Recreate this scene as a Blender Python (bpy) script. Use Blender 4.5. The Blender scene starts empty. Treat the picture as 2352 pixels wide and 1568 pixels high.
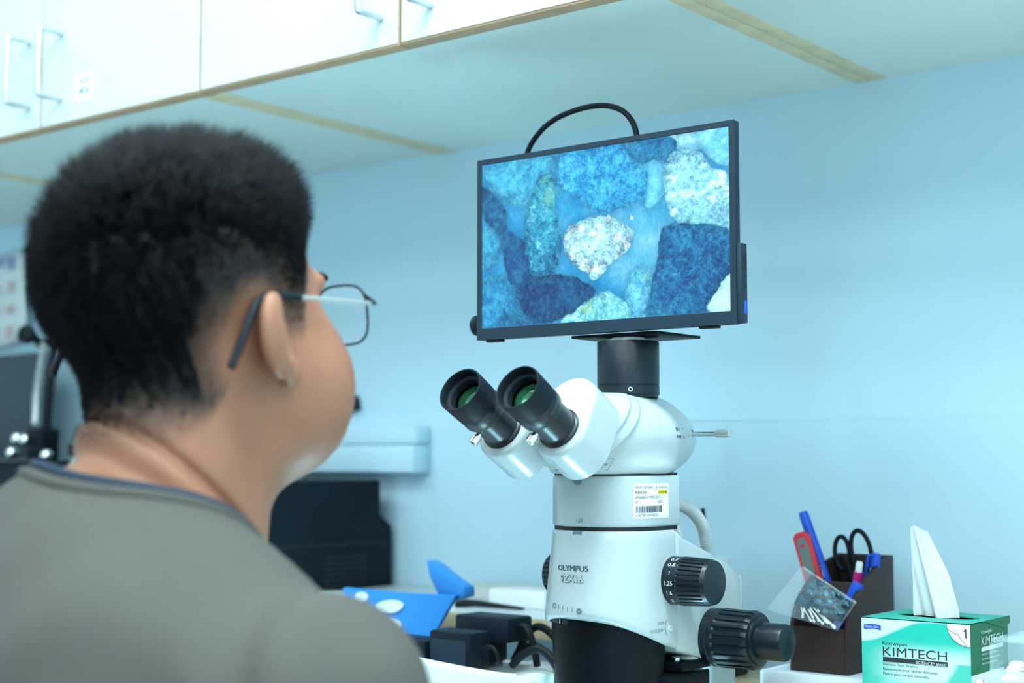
import bpy, bmesh, math, random
import numpy as np
from mathutils import Vector, Matrix

random.seed(7); RNG = np.random.default_rng(7)
scene = bpy.context.scene
COL = scene.collection
R = math.radians

# ------------------------------------------------------------------ camera
FPX, YAW, PIT = 3427.0, R(38.6), R(4.52)
CAM = np.array([0.0, 0.0, 1.2])
cf = np.array([-math.sin(YAW) * math.cos(PIT), math.cos(YAW) * math.cos(PIT), math.sin(PIT)])
cr = np.array([math.cos(YAW), math.sin(YAW), 0.0])
cu = np.cross(cr, cf)
cam_data = bpy.data.cameras.new('camera')
cam_data.sensor_width = 36.0
cam_data.lens = FPX / 2352 * 36
cam_data.clip_start = 0.05
cam_data.dof.use_dof = True
cam_data.dof.focus_distance = 1.31
cam_data.dof.aperture_fstop = 3.6
cam = bpy.data.objects.new('camera', cam_data)
cam.matrix_world = Matrix(((cr[0], cu[0], -cf[0], CAM[0]), (cr[1], cu[1], -cf[1], CAM[1]), (cr[2], cu[2], -cf[2], CAM[2]), (0, 0, 0, 1)))
COL.objects.link(cam)
scene.camera = cam

# ------------------------------------------------------------------ world, exposure, lights
world = bpy.data.worlds.new('world'); scene.world = world
world.use_nodes = True
world.node_tree.nodes['Background'].inputs[0].default_value = (0.55, 0.75, 0.9, 1)
world.node_tree.nodes['Background'].inputs[1].default_value = 0.4
vs = scene.view_settings
vs.view_transform = 'Standard'; vs.look = 'None'; vs.gamma = 1.0; vs.use_curve_mapping = False
vs.exposure = 0.42

cy = scene.cycles
cy.max_bounces = 8; cy.diffuse_bounces = 3; cy.glossy_bounces = 3; cy.transmission_bounces = 4; cy.transparent_max_bounces = 10
cy.use_adaptive_sampling = True; cy.adaptive_threshold = 0.08; cy.adaptive_min_samples = 10

LIGHT_COL = (0.78, 0.95, 1.0)
def area_light(name, loc, sx, sy, power, col=LIGHT_COL, rot=(0, 0, 0)):
    d = bpy.data.lights.new(name, 'AREA'); d.shape = 'RECTANGLE'; d.size = sx; d.size_y = sy
    d.energy = power; d.color = col
    o = bpy.data.objects.new(name, d); o.location = loc; o.rotation_euler = rot
    COL.objects.link(o)
    return o
CEIL = 2.7
# x, y, length, width, watts
PANELS = [(-1.95, 0.62, 1.2, 0.34, 6), (-0.35, 0.62, 1.2, 0.34, 32), (1.2, 0.62, 1.2, 0.34, 10), (-1.9, -0.55, 1.2, 0.9, 8), (-0.2, -0.55, 1.2, 0.9, 14), (1.4, -0.55, 1.2, 0.9, 12), (-0.9, -2.0, 1.2, 1.2, 18), (0.8, -2.0, 1.2, 1.2, 16)]
for x, y, lx, ly, pw in PANELS:
    area_light('ceiling_lamp_light', (x, y, CEIL - 0.062), lx - 0.1, ly - 0.06, pw)

# ------------------------------------------------------------------ helpers
def lin(r, g, b):
    return tuple((c / 255 / 12.92) if c / 255 <= 0.04045 else ((c / 255 + 0.055) / 1.055) ** 2.4 for c in (r, g, b))

MATS = {}
def mat(name, rgb, rough=0.5, metal=0.0, var=0.06, vscale=18.0, bump=0.0, bscale=300.0, spec=0.5, coat=0.0, alpha=1.0, trans=0.0, ior=1.45, sub=0.0, attr=None, emit=None, estr=0.0, attr_mix=None):
    m = bpy.data.materials.new(name); m.use_nodes = True
    nt = m.node_tree; nd = nt.nodes; lk = nt.links
    b = nd['Principled BSDF']
    tc = nd.new('ShaderNodeTexCoord')
    nz = nd.new('ShaderNodeTexNoise'); nz.inputs['Scale'].default_value = vscale; nz.inputs['Detail'].default_value = 4
    lk.new(tc.outputs['Object'], nz.inputs['Vector'])
    rp = nd.new('ShaderNodeValToRGB')
    rp.color_ramp.elements[0].position = 0.3; rp.color_ramp.elements[1].position = 0.7
    c0 = tuple(max(0, c * (1 - var)) for c in rgb) + (1,); c1 = tuple(min(1, c * (1 + var)) for c in rgb) + (1,)
    rp.color_ramp.elements[0].color = c0; rp.color_ramp.elements[1].color = c1
    lk.new(nz.outputs['Fac'], rp.inputs['Fac'])
    out = rp.outputs['Color']
    if attr:
        at = nd.new('ShaderNodeAttribute'); at.attribute_name = attr
        if attr_mix:   # attribute value mixes towards a second colour
            mx = nd.new('ShaderNodeMix'); mx.data_type = 'RGBA'
            lk.new(at.outputs['Fac'], mx.inputs['Factor']); lk.new(out, mx.inputs['A']); mx.inputs['B'].default_value = tuple(attr_mix) + (1,)
            out = mx.outputs['Result']
        else:          # attribute is the print colour, noise gives slight wear
            mx = nd.new('ShaderNodeMix'); mx.data_type = 'RGBA'; mx.blend_type = 'MULTIPLY'; mx.inputs['Factor'].default_value = 1.0
            lk.new(at.outputs['Color'], mx.inputs['A']); lk.new(out, mx.inputs['B'])
            out = mx.outputs['Result']
    if emit == 'attr':
        b.inputs['Base Color'].default_value = (0.01, 0.01, 0.012, 1)
        lk.new(out, b.inputs['Emission Color']); b.inputs['Emission Strength'].default_value = estr
    else:
        lk.new(out, b.inputs['Base Color'])
        if emit:
            b.inputs['Emission Color'].default_value = tuple(emit) + (1,); b.inputs['Emission Strength'].default_value = estr
    b.inputs['Roughness'].default_value = rough; b.inputs['Metallic'].default_value = metal
    b.inputs['Specular IOR Level'].default_value = spec; b.inputs['Coat Weight'].default_value = coat; b.inputs['Coat Roughness'].default_value = 0.12
    b.inputs['Alpha'].default_value = alpha; b.inputs['Transmission Weight'].default_value = trans; b.inputs['IOR'].default_value = ior
    if sub:
        b.inputs['Subsurface Weight'].default_value = sub; b.inputs['Subsurface Radius'].default_value = (0.008, 0.003, 0.0015); b.inputs['Subsurface Scale'].default_value = 1.0
    if bump:
        n2 = nd.new('ShaderNodeTexNoise'); n2.inputs['Scale'].default_value = bscale; n2.inputs['Detail'].default_value = 3
        lk.new(tc.outputs['Object'], n2.inputs['Vector'])
        bp = nd.new('ShaderNodeBump'); bp.inputs['Strength'].default_value = bump; bp.inputs['Distance'].default_value = 0.002
        lk.new(n2.outputs['Fac'], bp.inputs['Height']); lk.new(bp.outputs['Normal'], b.inputs['Normal'])
    MATS[name] = m
    return m

def root_of(o):
    while o.parent is not None: o = o.parent
    return o

def setup(o, label=None, cat=None, group=None, kind=None):
    if label: o['label'] = label
    if cat: o['category'] = cat
    if group: o['group'] = group
    if kind: o['kind'] = kind
    return o

def thing(name, loc, label, cat, group=None):
    o = bpy.data.objects.new(name, None); o.location = loc; o.empty_display_size = 0.02
    COL.objects.link(o)
    return setup(o, label, cat, group)

def frame(o, z, x=None):
    """origin o, axis z (and rough x) -> 3x3 columns + origin"""
    z = np.array(z, float); z /= np.linalg.norm(z)
    x = np.array(x if x is not None else ((1, 0, 0) if abs(z[0]) < 0.9 else (0, 1, 0)), float)
    x -= z * (x @ z); x /= np.linalg.norm(x)
    y = np.cross(z, x)
    return np.array(o, float), np.stack([x, y, z], 1)

class G:
    def __init__(s): s.v = []; s.f = []; s.n = 0
    def add(s, v, f):
        v = np.asarray(v, float).reshape(-1, 3)
        s.v.append(v); s.f += [tuple(int(i) + s.n for i in q) for q in f]; s.n += len(v)
        return s
    def box(s, x0, x1, y0, y1, z0, z1, fr=None):
        v = np.array([(x, y, z) for x in (x0, x1) for y in (y0, y1) for z in (z0, z1)], float)
        if fr is not None: v = v @ fr[1].T + fr[0]
        return s.add(v, [(0, 1, 3, 2), (4, 6, 7, 5), (0, 4, 5, 1), (2, 3, 7, 6), (0, 2, 6, 4), (1, 5, 7, 3)])
    def lathe(s, prof, fr, n=48, rib=None, caps=True):
        """prof: (r,h) pairs from bottom to top around the frame's axis; rib(theta,h)->radius factor"""
        th = np.linspace(0, 2 * math.pi, n, endpoint=False)
        rings = []
        for r, h in prof:
            k = np.array([rib(t, h) for t in th]) if rib else 1.0
            rings.append(np.stack([r * k * np.cos(th), r * k * np.sin(th), np.full(n, h)], 1))
        v = np.concatenate(rings) @ fr[1].T + fr[0]
        f = []
        for j in range(len(prof) - 1):
            for i in range(n):
                a = j * n + i; b = j * n + (i + 1) % n
                f.append((a, b, b + n, a + n))
        if caps:
            f.append(tuple(range(n))[::-1]); f.append(tuple(range((len(prof) - 1) * n, len(prof) * n)))
        return s.add(v, f)
    def tube(s, path, r, n=12, caps=True, squash=None):
        p = np.asarray(path, float); m = len(p)
        t = np.gradient(p, axis=0); t /= np.linalg.norm(t, axis=1)[:, None]
        rr = np.full(m, r) if np.isscalar(r) else np.asarray(r, float)
        nrm = np.cross(t[0], (0.13, 0.31, 0.94)); nrm /= np.linalg.norm(nrm)
        vs_ = []
        th = np.linspace(0, 2 * math.pi, n, endpoint=False)
        for i in range(m):
            nrm = nrm - t[i] * (nrm @ t[i]); nrm /= np.linalg.norm(nrm)
            bi = np.cross(t[i], nrm)
            vs_.append(p[i] + rr[i] * (np.cos(th)[:, None] * nrm + np.sin(th)[:, None] * bi))
        f = []
        for j in range(m - 1):
            for i in range(n):
                a = j * n + i; b = j * n + (i + 1) % n
                f.append((a, b, b + n, a + n))
        if caps:
            f.append(tuple(range(n))[::-1]); f.append(tuple(range((m - 1) * n, m * n)))
        return s.add(np.concatenate(vs_), f)
    def prism(s, poly, fr, h0, h1):
        p = np.asarray(poly, float); n = len(p)
        v = np.concatenate([np.c_[p, np.full(n, h0)], np.c_[p, np.full(n, h1)]]) @ fr[1].T + fr[0]
        f = [tuple(range(n))[::-1], tuple(range(n, 2 * n))] + [(i, (i + 1) % n, n + (i + 1) % n, n + i) for i in range(n)]
        return s.add(v, f)
    def loft(s, rings, caps=True, closed=True):
        n = len(rings[0]); v = np.concatenate([np.asarray(r, float) for r in rings]); f = []
        for j in range(len(rings) - 1):
            for i in range(n if closed else n - 1):
                a = j * n + i; b = j * n + (i + 1) % n
                f.append((a, b, b + n, a + n))
        if caps:
            f.append(tuple(range(n))[::-1]); f.append(tuple(range((len(rings) - 1) * n, len(rings) * n)))
        return s.add(v, f)
    def grid(s, P, both=False):
        P = np.asarray(P, float); a, b = P.shape[:2]
        f = [(i * b + j, (i + 1) * b + j, (i + 1) * b + j + 1, i * b + j + 1) for i in range(a - 1) for j in range(b - 1)]
        return s.add(P.reshape(-1, 3), f)
    def build(s, name, m, parent=None, bevel=0.0, seg=2, smooth=True, angle=35, solid=0.0, label=None, cat=None, group=None, kind=None, fixn=True):
        v = np.concatenate(s.v)
        if parent is None:
            loc = np.array([(v[:, 0].min() + v[:, 0].max()) / 2, (v[:, 1].min() + v[:, 1].max()) / 2, v[:, 2].min()])
        else:
            loc = np.array(root_of(parent).location)
        me = bpy.data.meshes.new(name)
        me.from_pydata((v - loc).tolist(), [], s.f); me.update()
        if bevel or fixn:
            bm = bmesh.new(); bm.from_mesh(me)
            if fixn: bmesh.ops.recalc_face_normals(bm, faces=bm.faces)
            if bevel:
                ed = [e for e in bm.edges if len(e.link_faces) == 2 and e.calc_face_angle(0) > R(30)]
                bmesh.ops.bevel(bm, geom=ed, offset=bevel, segments=seg, profile=0.5, affect='EDGES', clamp_overlap=True)
            bm.to_mesh(me); bm.free()
        return finish(name, me, m, parent, loc, smooth, angle, solid, label, cat, group, kind)

def finish(name, me, m, parent, loc, smooth=True, angle=35, solid=0.0, label=None, cat=None, group=None, kind=None):
    if smooth:
        me.polygons.foreach_set('use_smooth', np.ones(len(me.polygons), bool))
        if angle < 180: me.set_sharp_from_angle(angle=R(angle))
    me.materials.append(MATS[m] if isinstance(m, str) else m)
    o = bpy.data.objects.new(name, me); COL.objects.link(o)
    if parent is None: o.location = loc
    else: o.parent = parent
    if solid:
        md = o.modifiers.new('thickness', 'SOLIDIFY'); md.thickness = solid; md.offset = 0
    return setup(o, label, cat, group, kind)

def np_mesh(name, v, quads, m, parent=None, loc=None, **kw):
    """large quad mesh from arrays (world coordinates)"""
    if loc is None:
        loc = np.array(root_of(parent).location) if parent is not None else np.array([v[:, 0].mean(), v[:, 1].mean(), v[:, 2].min()])
    me = bpy.data.meshes.new(name)
    k = quads.shape[1]
    me.vertices.add(len(v)); me.vertices.foreach_set('co', (v - loc).astype(np.float32).ravel())
    me.loops.add(quads.size); me.loops.foreach_set('vertex_index', quads.astype(np.int32).ravel())
    me.polygons.add(len(quads)); me.polygons.foreach_set('loop_start', np.arange(0, quads.size, k, dtype=np.int32))
    me.polygons.foreach_set('loop_total', np.full(len(quads), k, np.int32))
    me.update(calc_edges=True); me.validate()
    return finish(name, me, m, parent, loc, **kw)

def set_attr(o, name, vals):
    vals = np.asarray(vals, np.float32)
    if vals.ndim == 1:
        a = o.data.attributes.new(name, 'FLOAT', 'POINT'); a.data.foreach_set('value', vals)
    else:
        a = o.data.attributes.new(name, 'FLOAT_COLOR', 'POINT'); a.data.foreach_set('color', np.c_[vals, np.ones(len(vals))].astype(np.float32).ravel())

# ---- lettering: font outlines as flat meshes
TXT = {}
def text_geo(s, offset=0.0, outline=0.0, res=3):
    key = (s, offset, outline)
    if s == '1': return np.array([(0.16, 0, 0), (0.30, 0, 0), (0.30, 0.70, 0), (0.21, 0.70, 0), (0.0, 0.56, 0), (0.0, 0.44, 0), (0.16, 0.53, 0)]), [(0, 1, 2, 6), (6, 2, 3), (6, 3, 4, 5)]
    if key in TXT: return TXT[key]
    c = bpy.data.curves.new('lettering_source', 'FONT'); c.body = s; c.size = 1.0; c.resolution_u = res; c.offset = offset
    if outline:
        c.fill_mode = 'NONE'; c.bevel_depth = outline; c.bevel_resolution = 0
    o = bpy.data.objects.new('lettering_source', c); COL.objects.link(o)
    dg = bpy.context.evaluated_depsgraph_get()
    me = bpy.data.meshes.new_from_object(o.evaluated_get(dg))
    n = len(me.vertices)
    v = np.zeros(n * 3, np.float32); me.vertices.foreach_get('co', v); v = v.reshape(-1, 3).astype(float)
    f = [tuple(p.vertices) for p in me.polygons]
    bpy.data.objects.remove(o); bpy.data.curves.remove(c); bpy.data.meshes.remove(me)
    TXT[key] = (v, f)
    return v, f
def letter(g, s, fn, u0, u1, v0, v1, offset=0.0, outline=0.0, keep=False):
    """fit string s in the box (u0..u1, v0..v1) of a surface given by fn(u,v,h)->points"""
    v, f = text_geo(s, offset, outline)
    if len(v) == 0: return
    a0, a1 = v[:, 0].min(), v[:, 0].max(); b0, b1 = v[:, 1].min(), v[:, 1].max()
    u = u0 + (v[:, 0] - a0) / max(1e-6, a1 - a0) * (u1 - u0); w = v0 + (v[:, 1] - b0) / max(1e-6, b1 - b0) * (v1 - v0)
    g.add(fn(u, w, np.zeros(len(u))), f)
def flat(o, ux, uy, lift=0.0003):
    o = np.array(o, float); ux = np.array(ux, float); uy = np.array(uy, float); n = np.cross(ux, uy); n /= np.linalg.norm(n)
    return lambda u, v, h: o + np.outer(u, ux) + np.outer(v, uy) + np.outer(h + lift, n)

# ---- signed distance helpers and surface nets
def smin(a, b, k):
    h = np.clip(0.5 + 0.5 * (b - a) / k, 0, 1)
    return b + (a - b) * h - k * h * (1 - h)
def smax(a, b, k): return -smin(-a, -b, k)
def ell(x, y, z, c, r):
    px, py, pz = x - c[0], y - c[1], z - c[2]
    k0 = np.sqrt((px / r[0]) ** 2 + (py / r[1]) ** 2 + (pz / r[2]) ** 2)
    k1 = np.sqrt((px / r[0] ** 2) ** 2 + (py / r[1] ** 2) ** 2 + (pz / r[2] ** 2) ** 2) + 1e-9
    return k0 * (k0 - 1) / k1
def cap(x, y, z, a, b, ra, rb=None):
    rb = ra if rb is None else rb
    a = np.array(a, np.float32); b = np.array(b, np.float32); ab = b - a
    t = np.clip(((x - a[0]) * ab[0] + (y - a[1]) * ab[1] + (z - a[2]) * ab[2]) / (ab @ ab), 0, 1)
    return np.sqrt((x - a[0] - ab[0] * t) ** 2 + (y - a[1] - ab[1] * t) ** 2 + (z - a[2] - ab[2] * t) ** 2) - (ra + (rb - ra) * t)

def surface_nets(fn, xs, ys, zs, proj=2):
    xs = np.asarray(xs, np.float32); ys = np.asarray(ys, np.float32); zs = np.asarray(zs, np.float32)
    V = np.empty((len(xs), len(ys), len(zs)), np.float32)
    step = max(1, int(3e6 / (len(ys) * len(zs))))
    for i in range(0, len(xs), step):
        X, Y, Z = np.meshgrid(xs[i:i + step], ys, zs, indexing='ij')
        V[i:i + step] = fn(X, Y, Z)
    S = V < 0
    cnt = np.zeros(tuple(n - 1 for n in V.shape), np.int8)
    cs = [(a, b, c) for a in (0, 1) for b in (0, 1) for c in (0, 1)]
    sl = lambda A, c: A[c[0]:A.shape[0] - 1 + c[0], c[1]:A.shape[1] - 1 + c[1], c[2]:A.shape[2] - 1 + c[2]]
    for c in cs: cnt += sl(S, c)
    I, J, K = np.nonzero((cnt > 0) & (cnt < 8))
    idx = np.full(cnt.shape, -1, np.int32); idx[I, J, K] = np.arange(len(I))
    P = np.zeros((len(I), 3)); N = np.zeros(len(I))
    ax = (xs, ys, zs)
    for a in cs:
        for d in range(3):
            if a[d]: continue
            b = list(a); b[d] = 1
            va = V[I + a[0], J + a[1], K + a[2]]; vb = V[I + b[0], J + b[1], K + b[2]]
            cr_ = (va < 0) != (vb < 0)
            t = np.where(cr_, va / np.where(cr_, va - vb, 1), 0)
            for e, q in enumerate((I, J, K)):
                pa = ax[e][q + a[e]]; pb = ax[e][q + b[e]]
                P[:, e] += np.where(cr_, pa + t * (pb - pa), 0)
            N += cr_
    P /= N[:, None]
    Q = []
    for d in range(3):
        A = S[tuple(slice(0, -1) if e == d else slice(1, -1) for e in range(3))]
        B = S[tuple(slice(1, None) if e == d else slice(1, -1) for e in range(3))]
        e1, e2 = (d + 1) % 3, (d + 2) % 3
        for sign in (0, 1):
            m = np.nonzero((A & ~B) if sign == 0 else (~A & B))
            c = [m[0], m[1], m[2]]
            c[e1] = c[e1] + 1; c[e2] = c[e2] + 1
            def cell(o1, o2):
                q = [c[0], c[1], c[2]]; q[e1] = c[e1] - o1; q[e2] = c[e2] - o2
                return idx[q[0], q[1], q[2]]
            q = np.stack([cell(1, 1), cell(0, 1), cell(0, 0), cell(1, 0)], 1)
            Q.append(q if sign == 0 else q[:, ::-1])
    Q = np.concatenate(Q)
    e = 0.0004
    for _ in range(proj):
        f0 = fn(P[:, 0], P[:, 1], P[:, 2])
        g = np.stack([fn(P[:, 0] + e, P[:, 1], P[:, 2]) - fn(P[:, 0] - e, P[:, 1], P[:, 2]), fn(P[:, 0], P[:, 1] + e, P[:, 2]) - fn(P[:, 0], P[:, 1] - e, P[:, 2]), fn(P[:, 0], P[:, 1], P[:, 2] + e) - fn(P[:, 0], P[:, 1], P[:, 2] - e)], 1) / (2 * e)
        st = f0[:, None] * g / np.maximum((g ** 2).sum(1), 0.2)[:, None]
        ln = np.linalg.norm(st, axis=1); st *= np.minimum(1, 0.003 / np.maximum(ln, 1e-9))[:, None]
        P -= st
    return P, Q
def nonuni(lo, a, b, hi, fine, coarse):
    return np.concatenate([np.linspace(lo, a, max(2, int((a - lo) / coarse)), endpoint=False), np.linspace(a, b, int((b - a) / fine), endpoint=False), np.linspace(b, hi, max(2, int((hi - b) / coarse)))])
def grads(fn, P, e=0.0006):
    x, y, z = P.T
    g = np.stack([fn(x + e, y, z) - fn(x - e, y, z), fn(x, y + e, z) - fn(x, y - e, z), fn(x, y, z + e) - fn(x, y, z - e)], 1)
    return g / np.maximum(np.linalg.norm(g, axis=1), 1e-9)[:, None]

# value noise for printed / screen pictures
def vnoise(u, v, seed, octs=4):
    out = np.zeros_like(u); amp = 1.0; tot = 0
    for o in range(octs):
        r = np.random.default_rng(seed * 31 + o); T = r.random((64, 64))
        x = u * 2 ** o; y = v * 2 ** o
        i = np.floor(x).astype(int); j = np.floor(y).astype(int); fx = x - i; fy = y - j
        fx = fx * fx * (3 - 2 * fx); fy = fy * fy * (3 - 2 * fy)
        q = lambda a, b: T[a % 64, b % 64]
        out += amp * ((q(i, j) * (1 - fx) + q(i + 1, j) * fx) * (1 - fy) + (q(i, j + 1) * (1 - fx) + q(i + 1, j + 1) * fx) * fy)
        tot += amp; amp *= 0.55
    return out / tot
def poly_sd(px, py, poly):
    """signed distance to polygon (negative inside)"""
    p = np.asarray(poly, float); n = len(p)
    d = np.full(px.shape, 1e9); ins = np.zeros(px.shape, bool)
    for i in range(n):
        a, b = p[i], p[(i + 1) % n]; e = b - a
        wx, wy = px - a[0], py - a[1]
        t = np.clip((wx * e[0] + wy * e[1]) / (e @ e + 1e-12), 0, 1)
        d = np.minimum(d, (wx - e[0] * t) ** 2 + (wy - e[1] * t) ** 2)
        c = ((a[1] <= py) & (b[1] > py)) | ((b[1] <= py) & (a[1] > py))
        with np.errstate(divide='ignore', invalid='ignore'):
            ins ^= c & (px < (b[0] - a[0]) * (py - a[1]) / (b[1] - a[1] if b[1] != a[1] else 1e-9) + a[0])
    d = np.sqrt(d)
    return np.where(ins, -d, d)
def smooth_poly(pts, n=8):
    p = np.asarray(pts, float); m = len(p); out = []
    for i in range(m):
        a, b, c, d = p[(i - 1) % m], p[i], p[(i + 1) % m], p[(i + 2) % m]
        for k in range(n):
            t = k / n
            out.append(0.5 * ((2 * b) + (c - a) * t + (2 * a - 5 * b + 4 * c - d) * t * t + (3 * b - a - 3 * c + d) * t ** 3))
    return np.array(out)
def spline(pts, n=10):
    p = np.asarray(pts, float); q = np.vstack([2 * p[0] - p[1], p, 2 * p[-1] - p[-2]]); out = []
    for i in range(1, len(q) - 2):
        a, b, c, d = q[i - 1], q[i], q[i + 1], q[i + 2]
        for k in range(n):
            t = k / n
            out.append(0.5 * ((2 * b) + (c - a) * t + (2 * a - 5 * b + 4 * c - d) * t * t + (3 * b - a - 3 * c + d) * t ** 3))
    out.append(p[-1])
    return np.array(out)

# ------------------------------------------------------------------ materials
mat('wall_paint', (0.56, 0.80, 0.925), 0.62, var=0.02, vscale=3, bump=0.05, bscale=120)
mat('room_paint', (0.70, 0.80, 0.83), 0.7, var=0.02, vscale=2)
mat('floor_vinyl', (0.42, 0.46, 0.46), 0.5, var=0.1, vscale=6)
mat('ceiling_tile', (0.8, 0.84, 0.85), 0.8, var=0.03, vscale=10)
mat('laminate_white', (0.60, 0.70, 0.72), 0.38, var=0.015, vscale=4)
mat('laminate_under', (0.68, 0.83, 0.79), 0.45, var=0.03, vscale=5)
mat('edge_tan', (0.50, 0.33, 0.19), 0.5, var=0.08, vscale=30)
mat('edge_oak', (0.72, 0.64, 0.42), 0.5, var=0.1, vscale=30)
mat('steel_satin', (0.62, 0.66, 0.66), 0.35, metal=0.9, var=0.05)
mat('chrome', (0.75, 0.78, 0.8), 0.15, metal=1.0, var=0.02)
mat('scope_white', (0.43, 0.525, 0.545), 0.30, var=0.012, vscale=8, coat=0.35)
mat('scope_grey', (0.55, 0.62, 0.63), 0.45, var=0.02)
mat('scope_black', (0.003, 0.006, 0.009), 0.45, var=0.15, vscale=40, bump=0.04, bscale=900, spec=0.12)
mat('anodised_black', (0.003, 0.009, 0.015), 0.33, var=0.1, vscale=40, bump=0.03, bscale=1500, spec=0.5)
mat('slot_grey', (0.16, 0.23, 0.25), 0.5)
mat('seam_black', (0.006, 0.01, 0.013), 0.6)
mat('rubber_black', (0.004, 0.009, 0.014), 0.5, var=0.15, vscale=40, spec=0.22)
mat('plastic_black', (0.010, 0.025, 0.042), 0.45, var=0.1, vscale=20, bump=0.03, bscale=1200, spec=0.35)
mat('adapter_black', (0.004, 0.010, 0.017), 0.5, var=0.1, spec=0.2)
mat('device_black', (0.003, 0.010, 0.016), 0.6, var=0.1, vscale=20, spec=0.2)
mat('panel_charcoal', (0.035, 0.055, 0.068), 0.5, var=0.06)
mat('print_black', (0.02, 0.03, 0.04), 0.6, var=0.05)
mat('print_grey', (0.07, 0.11, 0.14), 0.6, var=0.05)
mat('print_white', (0.72, 0.80, 0.82), 0.6, var=0.03)
mat('print_yellow', (0.90, 0.78, 0.02), 0.6, var=0.03)
mat('print_navy', (0.02, 0.08, 0.5), 0.6, var=0.03)
mat('print_red', (0.75, 0.03, 0.03), 0.6, var=0.03)
mat('paper_white', (0.84, 0.90, 0.92), 0.7, var=0.02)
mat('lens_green', (0.03, 0.16, 0.075), 0.08, metal=0.7, var=0.5, vscale=90, spec=0.9, coat=0.6)
mat('glass_clear', (0.8, 0.9, 1.0), 0.03, alpha=0.06, var=0.0, spec=0.8)
mat('acrylic', (0.55, 0.75, 0.78), 0.05, alpha=0.26, var=0.0, spec=1.0)
mat('film', (0.75, 0.88, 0.92), 0.12, alpha=0.10, var=0.1, vscale=60, bump=0.6, bscale=90, spec=1.0)
mat('film_dark', (0.035, 0.11, 0.16), 0.2, metal=0.6, var=0.8, vscale=220, bump=1.0, bscale=260, spec=0.6)
mat('cotton', (0.82, 0.88, 0.88), 0.8, var=0.03)
mat('blue_plastic', (0.01, 0.09, 0.62), 0.35, var=0.08, vscale=40)
mat('blue_file', (0.02, 0.22, 0.62), 0.35, var=0.08, vscale=20)
mat('red_plastic', (0.70, 0.03, 0.05), 0.4, var=0.05)
mat('pink_plastic', (0.62, 0.02, 0.22), 0.4, var=0.05)
mat('maroon_plastic', (0.28, 0.01, 0.03), 0.4, var=0.05)
mat('grey_plastic', (0.16, 0.19, 0.18), 0.5, var=0.05)
mat('cream_plastic', (0.66, 0.70, 0.66), 0.5, var=0.04)
mat('organiser_brown', (0.030, 0.014, 0.012), 0.5, var=0.35, vscale=14, bump=0.05, bscale=80)
mat('tray_white', (0.62, 0.72, 0.78), 0.35, var=0.03)
mat('wood_board', (0.55, 0.44, 0.27), 0.5, var=0.1, vscale=12)
mat('bench_top', (0.66, 0.72, 0.72), 0.4, var=0.03)
mat('wrap_white', (0.76, 0.85, 0.84), 0.6, var=0.04, bump=0.5, bscale=18)
mat('tissue', (0.86, 0.92, 0.93), 0.8, var=0.02, alpha=0.55)
mat('skin', (0.32, 0.140, 0.080), 0.5, var=0.07, vscale=30, bump=0.06, bscale=500, attr='stubble', attr_mix=(0.022, 0.020, 0.018))
mat('hair_black', (0.004, 0.0045, 0.0065), 0.5, var=0.3, vscale=200, spec=0.16)
mat('shirt_cotton', (0.066, 0.066, 0.056), 0.85, var=0.07, vscale=10, bump=0.25, bscale=900)
mat('navy_cotton', (0.018, 0.035, 0.06), 0.85, var=0.08, bump=0.2, bscale=900)
mat('trouser_cotton', (0.03, 0.035, 0.05), 0.85, var=0.1, bump=0.2, bscale=600)
mat('eye_white', (0.8, 0.78, 0.75), 0.2)
mat('lamp_diffuser', (0.9, 0.95, 0.97), 0.5, emit=(0.78, 0.95, 1.0), estr=2.0)
mat('stage_glow', (0.9, 0.95, 0.97), 0.4, emit=(0.40, 0.82, 1.0), estr=60.0)

MATS['lamp_diffuser'].cycles.emission_sampling = 'NONE'   # the lamps' own area lights are sampled instead
# ------------------------------------------------------------------ the room
YW = 1.49                      # face of the wall behind the bench
X0, X1, YB = -3.6, 2.2, -3.0
def st(g, name, m, parent=None, **k):
    return g.build(name, m, parent, kind=None if parent else 'structure', **k)
st(G().box(X0, X1, YW, YW + 0.12, 0, CEIL), 'wall_back', 'wall_paint')
st(G().box(X0 - 0.1, X0, YB, YW, 0, CEIL), 'wall_left', 'room_paint')
st(G().box(X1, X1 + 0.1, YB, YW, 0, CEIL), 'wall_right', 'room_paint')
st(G().box(X0, X1, YB - 0.1, YB, 0, CEIL), 'wall_rear', 'room_paint')
st(G().box(X0, X1, YB, YW, -0.1, 0), 'floor', 'floor_vinyl')
st(G().box(X0, X1, YB, YW, CEIL, CEIL + 0.1), 'ceiling', 'ceiling_tile')
st(G().box(-1.32, X1, YW - 0.004, YW, 0.75, 1.2424), 'trim_1', 'wall_paint', bevel=0.0015)
LAMP_LABELS = ['narrow ceiling lamp over the bench at the left end', 'narrow ceiling lamp over the bench near the person', 'narrow ceiling lamp over the bench at the right end', 'wide ceiling lamp in the middle row at the left', 'wide ceiling lamp in the centre of the middle row', 'wide ceiling lamp in the middle row at the right', 'large square ceiling lamp at the rear on the left', 'large square ceiling lamp at the rear on the right']
for (x, y, lx, ly, pw), lb in zip(PANELS, LAMP_LABELS):
    t = thing('ceiling_lamp', (x, y, CEIL - 0.05), lb, 'lamp', 'ceiling lamps')
    G().box(x - lx / 2, x + lx / 2, y - ly / 2, y + ly / 2, CEIL - 0.045, CEIL).build('housing', 'room_paint', t, bevel=0.004)
    G().box(x - lx / 2 + 0.04, x + lx / 2 - 0.04, y - ly / 2 + 0.02, y + ly / 2 - 0.02, CEIL - 0.055, CEIL - 0.0455).build('diffuser', 'lamp_diffuser', t)

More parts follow.
